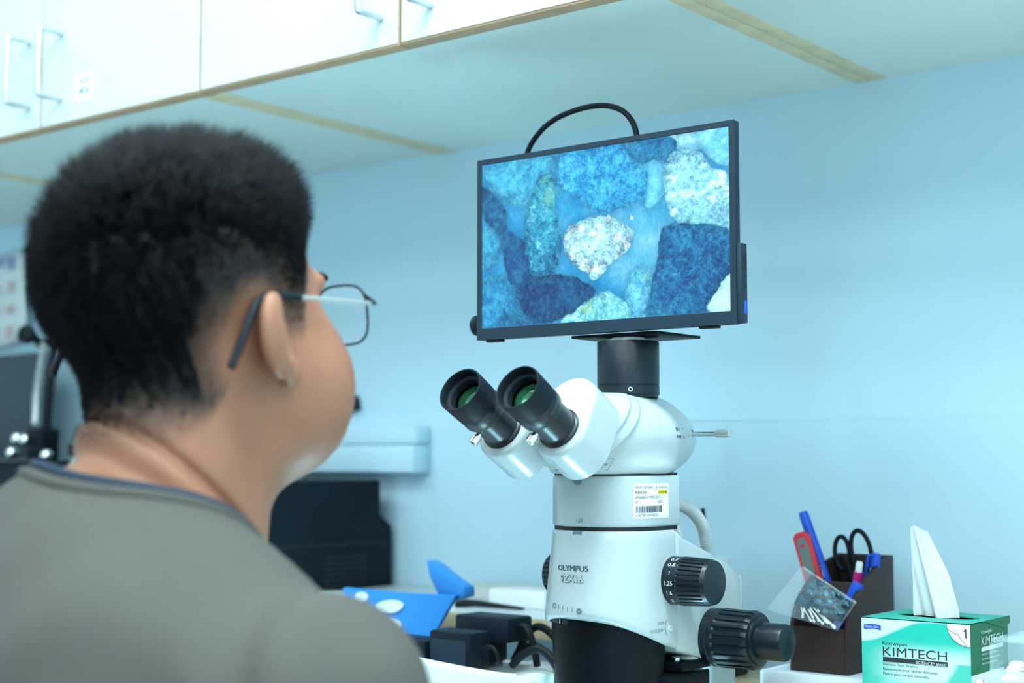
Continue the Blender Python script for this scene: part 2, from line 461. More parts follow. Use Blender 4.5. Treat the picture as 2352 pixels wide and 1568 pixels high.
# wall trunking behind the black device
t = thing('cable_trunking', (-1.6, YW, 1.18), 'white plastic cable trunking on the wall above the black device', 'trunking')
G().box(-1.63, -1.3276, YW - 0.035, YW, 1.1826, 1.2195).build('trunk_base', 'wall_paint', t, bevel=0.003)
G().box(-1.63, -1.3276, YW - 0.030, YW, 1.2205, 1.2440).build('trunk_cover', 'wall_paint', t, bevel=0.003)

# ------------------------------------------------------------------ wall cabinets
ZC, YF = 1.61, 1.067
handle_pts = lambda x, z0, z1: spline([(x, YF + 0.001, z0), (x, YF - 0.028, z0), (x, YF - 0.033, z0 + 0.006), (x, YF - 0.033, z1 - 0.006), (x, YF - 0.028, z1), (x, YF + 0.001, z1)], 5)
labs = ['white wall cabinet at the far left end of the row', 'white wall cabinet above the person, with a paper note on its door', 'white wall cabinet directly above the monitor, two doors', 'white wall cabinet at the top right corner, underside showing', 'white wall cabinet beyond the right edge']
for i in range(5):
    a = -2.52 + 0.61 * i; b = a + 0.61
    t = thing('wall_cabinet', ((a + b) / 2, 1.28, ZC), labs[i], 'cabinet', 'wall cabinets')
    g = G().box(a + 0.0005, a + 0.018, YF + 0.02, YW, ZC, 2.31); g.build('side_panel', 'edge_oak', t, bevel=0.0006)
    g = G().box(b - 0.018, b - 0.0005, YF + 0.02, YW, ZC, 2.31); g.build('side_panel', 'edge_oak', t, bevel=0.0006)
    G().box(a + 0.018, b - 0.018, YF + 0.02, YW, ZC + 0.0008, ZC + 0.019).build('bottom_panel', 'laminate_under', t)
    G().box(a + 0.018, b - 0.018, YF + 0.02, YW, 2.29, 2.309).build('top_panel', 'laminate_white', t)
    for s in (0, 1):
        da = a + 0.001 + s * 0.305; db = da + 0.303
        d = G().box(da, db, YF + 0.0012, YF + 0.0195, ZC + 0.0005, 2.309).build('door', 'edge_tan', t, bevel=0.0006)
        G().box(da + 0.0016, db - 0.0016, YF, YF + 0.003, ZC + 0.003, 2.306).build('door_face', 'laminate_white', d)
        hx = db - 0.024 if s == 0 else da + 0.041
        G().tube(handle_pts(hx, 1.643, 1.725), 0.0042, 12).build('handle', 'steel_satin', d)
        if i == 1 and s == 1:
            G().box(-1.5325, -1.4985, YF - 0.0004, YF, 1.634, 1.668).build('paper_note', 'paper_white', d, label='small white paper note with blue writing')
            g = G(); fn = flat((-1.530, YF - 0.0004, 1.634), (1, 0, 0), (0, 0, 1))
            for k in range(2):
                z = 0.024 - k * 0.013
                letter(g, ['中文', '標本'][k], fn, 0.004, 0.026, z - 0.004, z + 0.005)
            g.build('note_writing', 'print_navy', d)

# ------------------------------------------------------------------ bench, ledge, right-hand board
t = thing('lab_bench', (-0.6, 1.14, 0), 'long pale lab bench carrying the microscope', 'bench')
G().box(-2.6, 1.2, 0.80, YW - 0.004, 0.72, 0.75).build('worktop', 'bench_top', t, bevel=0.003)
for x in (-2.55, -1.45, -0.2, 1.1):
    G().box(x - 0.02, x + 0.02, 0.85, 1.47, 0, 0.72).build('leg_panel', 'laminate_white', t)
t = thing('wall_ledge', (-1.14, 1.37, 0.75), 'raised ledge with a wooden front edge behind the cables', 'ledge')
G().box(-1.375, -0.9, 1.253, YW - 0.004, 1.013, 1.033).build('ledge_top', 'laminate_white', t)
G().box(-1.375, -0.9, 1.250, 1.2535, 1.0125, 1.0335).build('edge_strip', 'wood_board', t, bevel=0.001)
for x in (-1.37, -0.93): G().box(x, x + 0.018, 1.29, YW - 0.004, 0.75, 1.013).build('support', 'laminate_under', t)
t = thing('bench_riser', (-0.45, 1.36, 0.75), 'tan wooden bench riser under the white tray', 'shelf')
G().prism([(-0.895, 1.278), (-0.715, 1.278), (-0.715, 1.140), (0.1, 1.140), (0.1, YW - 0.004), (-0.895, YW - 0.004)], (np.zeros(3), np.eye(3)), 0.952, 0.970).build('riser_top', 'wood_board', t, bevel=0.0015)
for x in (-0.64, 0.06): G().box(x, x + 0.018, 1.345, YW - 0.004, 0.75, 0.952).build('support', 'wood_board', t)
G().box(-0.64, 0.078, 1.30, 1.318, 0.78, 0.952).build('rail', 'wood_board', t)

# ------------------------------------------------------------------ microscope
XP, YP = -0.7662, 1.13
def S(x, y, z): return (XP + x, YP + y, z)
scope = thing('microscope', S(0, 0.02, 0.75), 'white stereo microscope with black eyepieces and black side knobs', 'microscope')
AX = np.array([0, -math.cos(R(30)), math.sin(R(30))]); UX = np.array([0, math.sin(R(30)), math.cos(R(30))])

def section(w, yf, yc, yb, rc=0.005, n=2.1, N=64):
    p = [(w - rc + rc * math.cos(a), yb - rc + rc * math.sin(a)) for a in np.linspace(math.pi / 2, 0, 5)]
    for th in np.linspace(0, math.pi, N + 1):
        c, s_ = math.cos(th), math.sin(th)
        p.append((w * np.sign(c) * abs(c) ** (2 / n), yc - (yc - yf) * abs(s_) ** (2 / n)))
    p += [(-w + rc + rc * math.cos(a), yb - rc + rc * math.sin(a)) for a in np.linspace(math.pi, math.pi / 2, 5)]
    return np.array(p)
def sec_map(secf, lift=0.0004):
    """maps (s = arc length from the back right corner, z) on the section's outside"""
    def fn(u, v, h):
        out = []
        for s_, z in zip(u, v):
            sec = secf(z); L = np.r_[0, np.cumsum(np.hypot(*np.diff(sec, axis=0).T))]
            x = np.interp(s_, L, sec[:, 0]); y = np.interp(s_, L, sec[:, 1])
            x2 = np.interp(s_ + 0.001, L, sec[:, 0]); y2 = np.interp(s_ + 0.001, L, sec[:, 1])
            tx, ty = x2 - x, y2 - y; ln = math.hypot(tx, ty) or 1
            nx, ny = -ty / ln, tx / ln
            if nx * x + ny * (y + 0.033) < 0: nx, ny = -nx, -ny
            out.append(S(x + nx * lift, y + ny * lift, z))
        return np.array(out)
    return fn
# stand
G().box(XP - 0.105, XP + 0.105, YP - 0.17, YP + 0.20, 0.75, 0.776).build('stand_base', 'scope_white', scope, bevel=0.008, seg=3)
fr = frame(S(0, -0.033, 0.776), (0, 0, 1)); G().lathe([(0.052, 0), (0.052, 0.003), (0.046, 0.004)], fr).build('stage_plate', 'stage_glow', scope)
G().box(XP - 0.032, XP + 0.032, YP + 0.085, YP + 0.135, 0.776, 1.075).build('pillar', 'scope_white', scope, bevel=0.006, seg=3)

# intermediate (1.5X) block
sec_mid = lambda z: section(0.05, -0.079, -0.033, 0.010)
z0, z1 = 1.1415, 1.1865
rings = []
for ins, z in ((0.0025, z0), (0.0006, z0 + 0.0008), (0, z0 + 0.0025), (0, z1 - 0.0025), (0.0006, z1 - 0.0008), (0.0025, z1)):
    c = sec_mid(z); k = 1 - ins / 0.05
    rings.append([S(x * k, -0.034 + (y + 0.034) * k, z) for x, y in c])
mid = G().loft(rings).build('intermediate_tube', 'scope_white', scope, angle=50)
rings = [[S(x * 0.965, -0.034 + (y + 0.034) * 0.965, z) for x, y in sec_mid(0)] for z in (1.1385, 1.1418)]
G().loft(rings).build('seam_ring', 'seam_black', scope)
rings = [[S(x * 0.97, -0.034 + (y + 0.034) * 0.97, z) for x, y in sec_mid(0)] for z in (1.1860, 1.1885)]
G().loft(rings).build('seam_ring', 'seam_black', scope)
def notch(z_top, yf):
    g = G(); pts = [(-0.0046, 0), (-0.0046, -0.004)] + [(0.0046 * math.cos(a), -0.004 + 0.0046 * math.sin(a)) for a in np.linspace(math.pi, 2 * math.pi, 9)] + [(0.0046, -0.004), (0.0046, 0)]
    fr = (np.array(S(0, yf, z_top)), np.array([[1, 0, 0], [0, 0, 1], [0, 1, 0]], float).T)
    return g.prism(pts, fr, -0.0006, 0.003)
notch(1.1865, -0.0790).build('slot', 'slot_grey', scope)
notch(1.1386, -0.0792).build('slot', 'slot_grey', scope)
fm = sec_map(sec_mid)
g = G(); letter(g, '1.5X', fm, 0.1232, 0.1165, 1.1455, 1.1490); g.build('lettering', 'print_grey', scope)
# the property sticker on the block's right side
fs = sec_map(sec_mid, 0.0003)
us = np.linspace(0.0255, 0.0715, 24); vs_ = np.linspace(1.1495, 1.1793, 3)
P = np.array([[fs([u], [v], [0])[0] for v in vs_] for u in us])
stk = G().grid(P).build('property_sticker', 'paper_white', scope, label='white property sticker with barcode')
fs = sec_map(sec_mid, 0.0006)
g = G(); W0, W1 = 0.0712, 0.0262
def sx(t): return W0 + (W1 - W0) * t
def line(s, t0, t1, zc, h, g=g): letter(g, s, fs, sx(t0), sx(t1), zc - h / 2, zc + h / 2)
line('中央研究院(地球所)', 0.03, 0.48, 1.1758, 0.0030); line('基', 0.55, 0.60, 1.1758, 0.0028); line('113/10/24 5年', 0.63, 0.97, 1.1760, 0.0027)
line('實體顯微鏡', 0.03, 0.29, 1.1715, 0.0028)
line('4D04606/OLYMPUS SZX16', 0.03, 0.72, 1.1675, 0.0026)
line('107', 0.03, 0.12, 1.1632, 0.0023); line('謝文斌', 0.65, 0.80, 1.1636, 0.0026)
line('3100708-0004-0002261', 0.03, 0.65, 1.1520, 0.0025)
xb = 0.035; r_ = random.Random(3)
while xb < 0.76:
    w = r_.choice([0.006, 0.006, 0.011, 0.016])
    g.add(np.concatenate([fs([sx(xb), sx(xb + w)], [1.1542, 1.1542], [0, 0]), fs([sx(xb + w), sx(xb)], [1.1602, 1.1602], [0, 0])]), [(0, 1, 2, 3)])
    xb += w + r_.choice([0.006, 0.006, 0.01])
g.build('sticker_print', 'print_black', stk)
g = G(); n = 12
P = np.array([[fs([u], [v], [0])[0] for v in (1.1698, 1.1737)] for u in np.linspace(sx(0.64), sx(0.97), n)])
G().grid(P).build('yellow_mark', 'print_yellow', stk)
fs = sec_map(sec_mid, 0.0009); line('國科會補助購置', 0.655, 0.955, 1.1717, 0.0026, g); g.build('sticker_print', 'print_black', stk)

# zoom body
def zbot(y): return float(np.interp(y, [-0.09, -0.08, -0.07, -0.0545, -0.035, -0.015, 0.02], [1.0655, 1.0625, 1.0580, 1.0513, 1.0440, 1.0368, 1.030]))
def sec_zoom(z):
    t = np.clip((1.1385 - z) / 0.0735, 0, 1)
    return section(0.05 + 0.003 * t, -0.0792 - 0.0155 * t, -0.033, -0.001, rc=0.002)
top = sec_zoom(1.1385); bot = sec_zoom(1.065)
rings = []
for t, k in ((0.0, 0.95), (0.003, 0.985), (0.022, 1.0)) + tuple((a, 1.0) for a in np.linspace(0.1, 0.93, 10)) + ((0.975, 0.99), (1.0, 0.95)):
    ring = []
    for (xa, ya), (xb_, yb_) in zip(top, bot):
        x = xa + (xb_ - xa) * t; y = ya + (yb_ - ya) * t
        x *= k; y = -0.033 + (y + 0.033) * k
        ring.append(S(x, y, 1.1385 + (zbot(y) - 1.1385) * t))
    rings.append(ring)
zb = G().loft(rings).build('zoom_body', 'scope_white', scope, angle=50)
def fz(u, v, h, lift=0.0004):
    """(arc length, z) on the zoom body, whose lower rim rises towards the front"""
    out = []
    for s_, z in zip(np.atleast_1d(u), np.atleast_1d(v) + 0 * np.atleast_1d(u)):
        t = np.clip((1.1385 - z) / 0.0735, 0, 1)
        for _ in range(4):
            sec = section(0.05 + 0.003 * t, -0.0792 - 0.0155 * t, -0.033, -0.001, rc=0.002)
            L = np.r_[0, np.cumsum(np.hypot(*np.diff(sec, axis=0).T))]
            x = np.interp(s_, L, sec[:, 0]); y = np.interp(s_, L, sec[:, 1])
            t = np.clip((1.1385 - z) / (1.1385 - zbot(y)), 0, 1)
        n = np.array([x / 0.053 ** 2, (min(y, -0.033) + 0.033) / 0.055 ** 2]); n /= np.linalg.norm(n) + 1e-9
        out.append(S(x + n[0] * lift, y + n[1] * lift, z))
    return np.array(out)
g = G()
for q in (-0.00028, 0, 0.00028): letter(g, 'OLYMPUS', fz, 0.1335 + q, 0.1010 + q, 1.1045, 1.1092)
g.build('brand_lettering', 'print_grey', zb)
g = G()
for q in range(8):
    du, dz = 0.00042 * math.cos(q * math.pi / 4), 0.00042 * math.sin(q * math.pi / 4); letter(g, 'SZX16', fz, 0.1300 + du, 0.1065 + du, 1.0950 + dz, 1.1010 + dz)
ml = g.build('model_lettering', 'print_grey', zb)
g = G(); fi = lambda u, v, h: fz(u, v, h, 0.0008)
for q in range(4):
    du, dz = 0.00020 * math.cos(q * math.pi / 2), 0.00020 * math.sin(q * math.pi / 2); letter(g, 'SZX16', fi, 0.1300 + du, 0.1065 + du, 1.0950 + dz, 1.1010 + dz)
g.build('lettering_fill', 'scope_white', zb)
g = G(); letter(g, 'CLICK', fz, 0.0345, 0.0248, 1.0580, 1.0602); letter(g, 'CLICK STOP', fz, 0.0460, 0.0270, 1.0515, 1.0542)
g.tube(fz(np.array([0.0205, 0.0228, 0.0236, 0.0228, 0.0205]), np.array([1.0612, 1.0582, 1.0550, 1.0515, 1.0482]), 0), 0.00018, 6)
g.build('side_lettering', 'print_grey', zb)
g = G(); fr = frame(S(0.0532, -0.0155, 1.0535), (1, 0, 0)); g.lathe([(0.0026, -0.001), (0.0026, 0.0004), (0.0014, 0.0004), (0.0014, -0.0006)], fr, 16); g.build('set_screw', 'scope_grey', zb)
g = G()
for k, s_ in enumerate((0.1395, 0.1335, 0.1285, 0.1235, 0.1185, 0.1120)):
    zc = 1.0745 - 0.0006 * k
    if k in (0, 5):
        th = np.linspace(0, 2 * math.pi, 17)
        g.tube(fz(s_ + 0.0022 * np.cos(th), zc + 0.0021 * np.sin(th), 0), 0.00022, 6)
        if k == 5:
            for q in range(6):
                a0 = q * math.pi / 3; g.tube(fz(s_ + np.array([0.0021 * math.cos(a0), 0.0008 * math.cos(a0 + 1)]), zc + np.array([0.0021 * math.sin(a0), 0.0008 * math.sin(a0 + 1)]), 0), 0.0002, 5)
    else: g.tube(fz(np.array([s_, s_]), np.array([zc - 0.0019, zc + 0.0019]), 0), 0.0002, 6)
g.build('iris_marks', 'print_grey', zb)

# black nosepiece and objective
fr = frame(S(0, -0.034, 0), (0, 0, 1))
noz = G()
rings = []
for k, rr in ((0, 0.0505), (0.3, 0.050), (0.9, 0.0475), (0.97, 0.0465), (1.0, 0.0440)):
    ring = []
    for a in np.linspace(0, 2 * math.pi, 64, endpoint=False):
        x, y = rr * math.cos(a), -0.034 + rr * math.sin(a) * 0.98
        zt = min(zbot(y) + 0.006, 1.0715); ring.append(S(x, y, zt + (1.0015 - zt) * k))
    rings.append(ring)
noz.loft(rings).build('nosepiece', 'scope_black', scope, angle=50)
G().lathe([(0.044, 0.955), (0.044, 1.002)], fr, 48).build('objective_ring', 'scope_black', scope)
G().lathe([(0.026, 0.895), (0.033, 0.90), (0.040, 0.93), (0.040, 0.9555)], fr, 48).build('objective', 'anodised_black', scope)
# iris ring tab under the front lip
g = G(); rib = lambda t, h: (1 + 0.004 * math.cos(150 * t)) if R(195) < t < R(262) else 0.93
g.lathe([(0.0525, 1.0585), (0.0525, 1.0630)], fr, 320, rib=rib); g.build('iris_ring', 'anodised_black', scope)
g = G(); a = math.atan2(-0.0496, -0.0155); g.box(-0.0002, 0.0002, 0.052, 0.0530, 1.0588, 1.0628, (np.array(S(0, -0.034, 0)), np.array([[math.sin(a), -math.cos(a), 0], [math.cos(a), math.sin(a), 0], [0, 0, 1]]).T)); g.build('index_mark', 'print_white', scope)
g = G().box(XP - 0.045, XP + 0.053, YP + 0.004, YP + 0.052, 1.0135, 1.0215); g.build('mount_plate', 'scope_black', scope, bevel=0.0012)
g = G().box(XP - 0.045, XP + 0.053, YP - 0.02, YP + 0.050, 0.998, 1.0115); g.build('mount_plate', 'scope_black', scope, bevel=0.0012)
g = G().lathe([(0.0125, 1.0215), (0.0125, 1.0240), (0.0115, 1.0246)], frame(S(0.036, 0.036, 0), (0, 0, 1)), 32); g.build('washer', 'scope_grey', scope)
for x, y in ((0.036, 0.036), (0.040, 0.014), (0.020, 0.008)):
    fr2 = frame(S(x, y, 1.0215), (0, 0, 1))
    G().lathe([(0.0048, 0.0), (0.0048, 0.0028), (0.0038, 0.004), (0.0020, 0.004), (0.0020, 0.0026)], fr2, 20).build('bolt', 'chrome', scope)

# focusing arm: side profile in (y,z) extruded across
prof = [(-0.0005, 1.1385), (0.006, 1.1345), (0.0114, 1.1310), (0.05, 1.1180), (0.0875, 1.1052), (0.100, 1.0985), (0.1128, 1.0900), (0.1128, 1.040), (0.105, 1.020), (0.088, 1.0135), (0.066, 1.0125), (0.050, 1.0165), (0.032, 1.0235), (-0.0005, 1.0318)]
fr = (np.array(S(0, 0, 0)), np.array([[0, 1, 0], [0, 0, 1], [1, 0, 0]], float).T)
G().prism(prof, fr, -0.0500, 0.0505).build('focus_arm', 'scope_white', scope, bevel=0.0035, seg=3)
G().box(XP - 0.047, XP + 0.0475, YP + 0.1120, YP + 0.1230, 1.03, 1.0915).build('rear_cover', 'scope_white', scope, bevel=0.005, seg=3)
# corrugated cable hoses and junction block
def hose(path, r, pitch, nm='cable_hose'):
    p = spline(path, 40); L = np.r_[0, np.cumsum(np.linalg.norm(np.diff(p, axis=0), axis=1))]
    t = np.linspace(0, L[-1], int(L[-1] / pitch * 6)); q = np.stack([np.interp(t, L, p[:, k]) for k in range(3)], 1)
    return G().tube(q, r * (1 + 0.2 * np.cos(t / pitch * 2 * math.pi)), 16).build(nm, 'scope_grey', scope)
hose([S(0.01, 0.045, 1.160), S(0.01, 0.0704, 1.1575), S(0.01, 0.0919, 1.1505), S(0.01, 0.109, 1.1375), S(0.01, 0.1167, 1.1186), S(0.01, 0.1175, 1.108)], 0.0052, 0.0021)
hose([S(0.03, 0.01, 1.145), S(0.03, 0.024, 1.141), S(0.03, 0.033, 1.131), S(0.03, 0.036, 1.121)], 0.0042, 0.0021)
G().box(XP - 0.008, XP + 0.026, YP + 0.0, YP + 0.046, 1.148, 1.172).build('rear_block', 'scope_white', scope, bevel=0.004)
G().box(XP - 0.008, XP + 0.026, YP + 0.1045, YP + 0.138, 1.085, 1.1075).build('junction_block', 'scope_white', scope, bevel=0.003)
G().box(XP + 0.0258, XP + 0.0266, YP + 0.107, YP + 0.118, 1.099, 1.1045).build('junction_label', 'print_black', scope)

G().lathe([(0.0095, 0.0), (0.0090, 0.0030), (0.006, 0.0048), (0.0, 0.0052)], frame(S(0.0505, 0.0700, 1.0885), (1, 0, 0)), 32).build('button', 'blue_plastic', scope, label='round blue button behind the zoom knob')
# zoom knobs (both sides)
def knob(side, prof, y, z, ribs, n, r0, r1, h0, h1, m='anodised_black', name='zoom_knob', depth=0.055, lab=None):
    fr = frame(S(side * 0.0505, y, z), (side, 0, 0), (0, 0, 1))
    def rib(t, h):
        if not (h0 < h < h1): return 1.0
        c = math.cos(ribs * t)
        return 1.0 - depth * max(0.0, min(1.0, (c - 0.1) / 0.35))
    if side < 0: prof = [(r, h * 0.72) for r, h in prof]; h0 *= 0.72; h1 *= 0.72
    g = G(); g.lathe(prof, fr, n, rib=rib)
    return g.build(name, m, scope, angle=28, label=lab), fr
for side in (1, -1):
    k, fr = knob(side, [(0.0212, 0.0), (0.0214, 0.001), (0.0216, 0.0130), (0.0214, 0.0140), (0.0213, 0.0155), (0.0203, 0.0375), (0.0200, 0.0385), (0.0188, 0.0420), (0.0100, 0.0432), (0.0, 0.0435)], -0.006, 1.0940, 30, 360, 0, 0, 0.0150, 0.038, lab='ribbed black zoom knob with white numbers')
    G().lathe([(0.0228, -0.004), (0.0228, 0.0006)], fr, 64).build('knob_collar', 'scope_white', scope)
    g = G()
    def kn(u, v, h):   # u: angle up from the axis plane towards -Y side, v: height along axis
        a = u
        x = 0.0217 * np.cos(a); y = 0.0217 * np.sin(a)
        return np.stack([x, y, v], 1) @ fr[1].T + fr[0]
    if side == 1:
        # angles measured in the knob frame: the frame's x axis points up, y = z x x
        sgn = 1 if fr[1][1, 1] < 0 else -1
        for s_, a in (('0.63', 5), ('0.7', 28), ('0.8', 46), ('1', 68), ('1.25', 92), ('1.6', 115), ('2', 138), ('2.5', 160), ('3.2', 183)):
            hw = 0.0014 * len(s_.replace('.', '')) - 0.0009 * s_.count('1') + (0.0008 if '.' in s_ else 0); a0 = R(a)
            vv, ff = text_geo(s_); b0, b1 = vv[:, 1].min(), vv[:, 1].max(); c0, c1 = vv[:, 0].min(), vv[:, 0].max()
            # text runs along the axis (left = towards the body), its up direction goes round the rim
            h = 0.0083 + (vv[:, 0] - (c0 + c1) / 2) / (c1 - c0) * 2 * hw
            ang = a0 - (vv[:, 1] - (b0 + b1) / 2) / (b1 - b0) * (0.0036 / 0.0217)
            g.add(kn(sgn * ang, h, 0), ff)
        g.build('scale_numbers', 'print_white', k)
# focus knobs
for side in (1, -1):
    k, fr = knob(side, [(0.0262, 0.0), (0.0262, 0.0062), (0.0254, 0.0068), (0.0254, 0.0080), (0.0262, 0.0085), (0.0266, 0.0120), (0.0266, 0.0140), (0.0259, 0.0395), (0.0262, 0.0400), (0.0262, 0.0440), (0.0245, 0.0475), (0.0225, 0.0480), (0.0, 0.0481)], 0.060, 1.0390, 22, 352, 0, 0, 0.0135, 0.0443, name='focus_knob', depth=0.06, lab='large ribbed black coarse focus knob')
    kk = 1.0 if side > 0 else 0.72
    G().lathe([(0.0215, 0.0478 * kk), (0.0213, 0.0500 * kk), (0.0195, 0.0506 * kk), (0.0, 0.0506 * kk)], fr, 64).build('knob_flange', 'anodised_black', k)
    G().lathe([(0.0165, 0.0500 * kk), (0.0165, 0.0735 * kk), (0.0158, 0.0755 * kk), (0.0140, 0.0762 * kk), (0.0, 0.0764 * kk)], fr, 64).build('fine_knob', 'anodised_black', k, label='smooth black fine focus knob')
    for a in (-100, 20, 140):
        c = fr[0] + fr[1] @ np.array([0.0258 * math.cos(R(a + 60)), 0.0258 * math.sin(R(a + 60)), 0.0032]); d = c - (fr[0] + fr[1][:, 2] * 0.0032)
        G().lathe([(0.0013, -0.001), (0.0013, 0.0006)], frame(c, d), 12).build('set_screw', 'seam_black', k)

# observation head
def head_fn(x, y, z):
    x = x - XP; y = y - YP
    x = x / (1 - 0.55 * np.clip(y / 0.1, 0, 1) ** 1.3)
    b = ell(x, y, z, (0, -0.010, 1.219), (0.0535, 0.120, 0.0385))
    b = smin(b, ell(x, y, z, (0, 0.006, 1.222), (0.036, 0.078, 0.0385)), 0.01)
    b = smin(b, ell(x, y, z, (0, -0.026, 1.193), (0.0525, 0.060, 0.018)), 0.014)
    # front cowl, one step proud, cut by a raking plane
    cw = ell(x, y, z, (0, -0.018, 1.220), (0.0605, 0.113, 0.0455))
    pl = (y + 0.058) * 0.66 + (z - 1.240) * -0.75 + np.abs(x) * 0.12
    b = smin(b, smax(cw, pl, 0.003), 0.0015)
    cw2 = ell(x, y, z, (0, -0.018, 1.219), (0.0570, 0.113, 0.0415))
    b = smin(b, smax(cw2, pl - 0.012, 0.003), 0.0015)
    b = smax(b, 1.1874 - z, 0.002)
    return smax(b, z - 1.2585, 0.003)
P, Q = surface_nets(head_fn, np.arange(XP - 0.066, XP + 0.066, 0.0014), np.arange(YP - 0.142, YP + 0.122, 0.0014), np.arange(1.182, 1.268, 0.0014))
hd = np_mesh('observation_head', P, Q, 'scope_white', scope, angle=60)
C30 = np.array(S(0, -0.145, 1.225))
stad = [(0.0255 * math.cos(a), 0.026 + 0.0255 * math.sin(a)) for a in np.linspace(0, math.pi, 20)] + [(0.0255 * math.cos(a), 0.0255 * math.sin(a)) for a in np.linspace(math.pi, 2 * math.pi, 20)]
for sd in (1, -1):
    c = C30 + np.array([0.03 * sd, 0, 0])
    fr = (c, np.stack([(1, 0, 0), UX, AX], 1))
    hs = G(); rings = []
    for h, k in ((-0.040, 1.0), (-0.0055, 1.0), (-0.0035, 0.992), (-0.0015, 0.965), (-0.0004, 0.925), (0, 0.88)):
        q = np.array(stad); cy = np.clip(q[:, 1], 0, 0.026); q = np.stack([q[:, 0] * k, cy + (q[:, 1] - cy) * k], 1)
        rings.append(np.c_[q, np.full(len(q), h)] @ fr[1].T + fr[0])
    hs.loft(rings).build('prism_housing', 'scope_white', hd, angle=60)
    fr = frame(c, AX, UX)
    ep = G().lathe([(0.0185, -0.001), (0.0185, 0.0022), (0.0175, 0.0030), (0.0167, 0.0034), (0.0167, 0.0265), (0.0152, 0.0272), (0.0152, 0.0280), (0.0192, 0.0284), (0.0197, 0.0292), (0.0196, 0.0400), (0.0190, 0.0420)], fr, 64).build('eyepiece', 'anodised_black', scope, label='black eyepiece %s' % ('nearer the side knobs' if sd == 1 else 'on the far side'))
    G().lathe([(0.0190, 0.0418), (0.0199, 0.0424), (0.0204, 0.0640), (0.0200, 0.0650), (0.0191, 0.0650), (0.0184, 0.0640), (0.0178, 0.0575), (0.0150, 0.0565), (0.0143, 0.0555), (0.0143, 0.0500)], fr, 64, caps=False).build('eyecup', 'rubber_black', ep)
    th = [(0.0143 * math.cos(a), 0.0470 + 0.0045 * math.sin(a)) for a in np.linspace(0, math.pi / 2, 8)]
    G().lathe([(0.0144, 0.0470)] + th, fr, 48).build('lens', 'lens_green', ep)
    # engraved maker's text round the ring
    g = G()
    for s_, a0 in (('WHSZX10X-H/22', -150), ('OLYMPUS', -95)):
        vv, ff = text_geo(s_); c0, c1 = vv[:, 0].min(), vv[:, 0].max(); b0, b1 = vv[:, 1].min(), vv[:, 1].max()
        ang = R(a0) + (vv[:, 0] - (c0 + c1) / 2) / (c1 - c0) * 0.75
        hh = 0.0345 + (vv[:, 1] - b0) / (b1 - b0) * 0.0028
        g.add(np.stack([0.0200 * np.cos(ang), 0.0200 * np.sin(ang), hh], 1) @ fr[1].T + fr[0], ff)
    g.build('ring_lettering', 'print_grey', ep)
    dr = -UX * 0.92 + np.array([-0.38, 0, 0]); cc = c + AX * 0.0185
    G().lathe([(0.0030, 0.013), (0.0030, 0.0185), (0.0042, 0.0188), (0.0042, 0.0255), (0.0036, 0.0262)], frame(cc, dr), 24).build('thumb_screw', 'chrome', ep)
    G().lathe([(0.0055, 0.012), (0.0055, 0.0158)], frame(cc, dr), 24).build('screw_seat', 'seam_black', ep)
# light path lever at the tail
fr = frame(S(0.022, 0.0565, 1.2235), (1, 0, 0))
lv = G().lathe([(0.0022, 0), (0.0022, 0.036)], fr, 20).build('path_lever', 'chrome', scope, label='metal push rod with knurled end')
G().lathe([(0.0030, 0.0355), (0.0033, 0.0362), (0.0033, 0.0508), (0.0026, 0.0512), (0.0018, 0.0515)], fr, 144, rib=lambda t, h: 1 + 0.04 * math.cos(36 * t)).build('knurled_end', 'steel_satin', lv)
G().lathe([(0.0040, 0.004), (0.0040, 0.0098)], fr, 24).build('lever_seat', 'seam_black', lv)

# small printed symbols on the head's side
def head_map(u, v, h):
    """u = y, v = z on the +X side of the head"""
    x = np.full(len(u), XP + 0.06); u = np.asarray(u) + YP; v = np.asarray(v, float)
    for _ in range(40): x = x - np.clip(head_fn(x, u, v), -0.01, 0.01) * 0.6
    return np.stack([x + 0.0004, u, v], 1)
g = G()
def quad_h(y0, y1, z0_, z1_): g.add(head_map([y0, y1, y1, y0], [z0_, z0_, z1_, z1_], 0), [(0, 1, 2, 3)])
quad_h(-0.0025, 0.0005, 1.2255, 1.2285); quad_h(0.0025, 0.0045, 1.2262, 1.2278); quad_h(-0.0025, -0.0015, 1.2190, 1.2220); quad_h(-0.0015, 0.0015, 1.2200, 1.2210); quad_h(0.0015, 0.0060, 1.2190, 1.2215)
letter(g, '◁', head_map, 0.0100, 0.0125, 1.2255, 1.2285); letter(g, '◁', head_map, 0.0100, 0.0125, 1.2190, 1.2220); letter(g, '⌂', head_map, 0.0140, 0.0175, 1.2190, 1.2220)
g.build('path_symbols', 'print_grey', hd)
g = G()
for r_i, (s_, w) in enumerate((('IN U11 6 TR.6', 0.024), ('SZX2-TR30', 0.030), ('MADE IN JAPAN', 0.027))):
    zc = 1.1985 - 0.0028 * r_i; letter(g, s_, head_map, -0.1020, -0.1020 + w * 0.72, zc - 0.0009, zc + 0.0009)
th = head_map([-0.104, -0.078, -0.078, -0.104, -0.104], [1.1912, 1.1912, 1.2005, 1.2005, 1.1912], 0); g.tube(th, 0.00015, 5)
g.build('rating_plate', 'print_grey', hd)

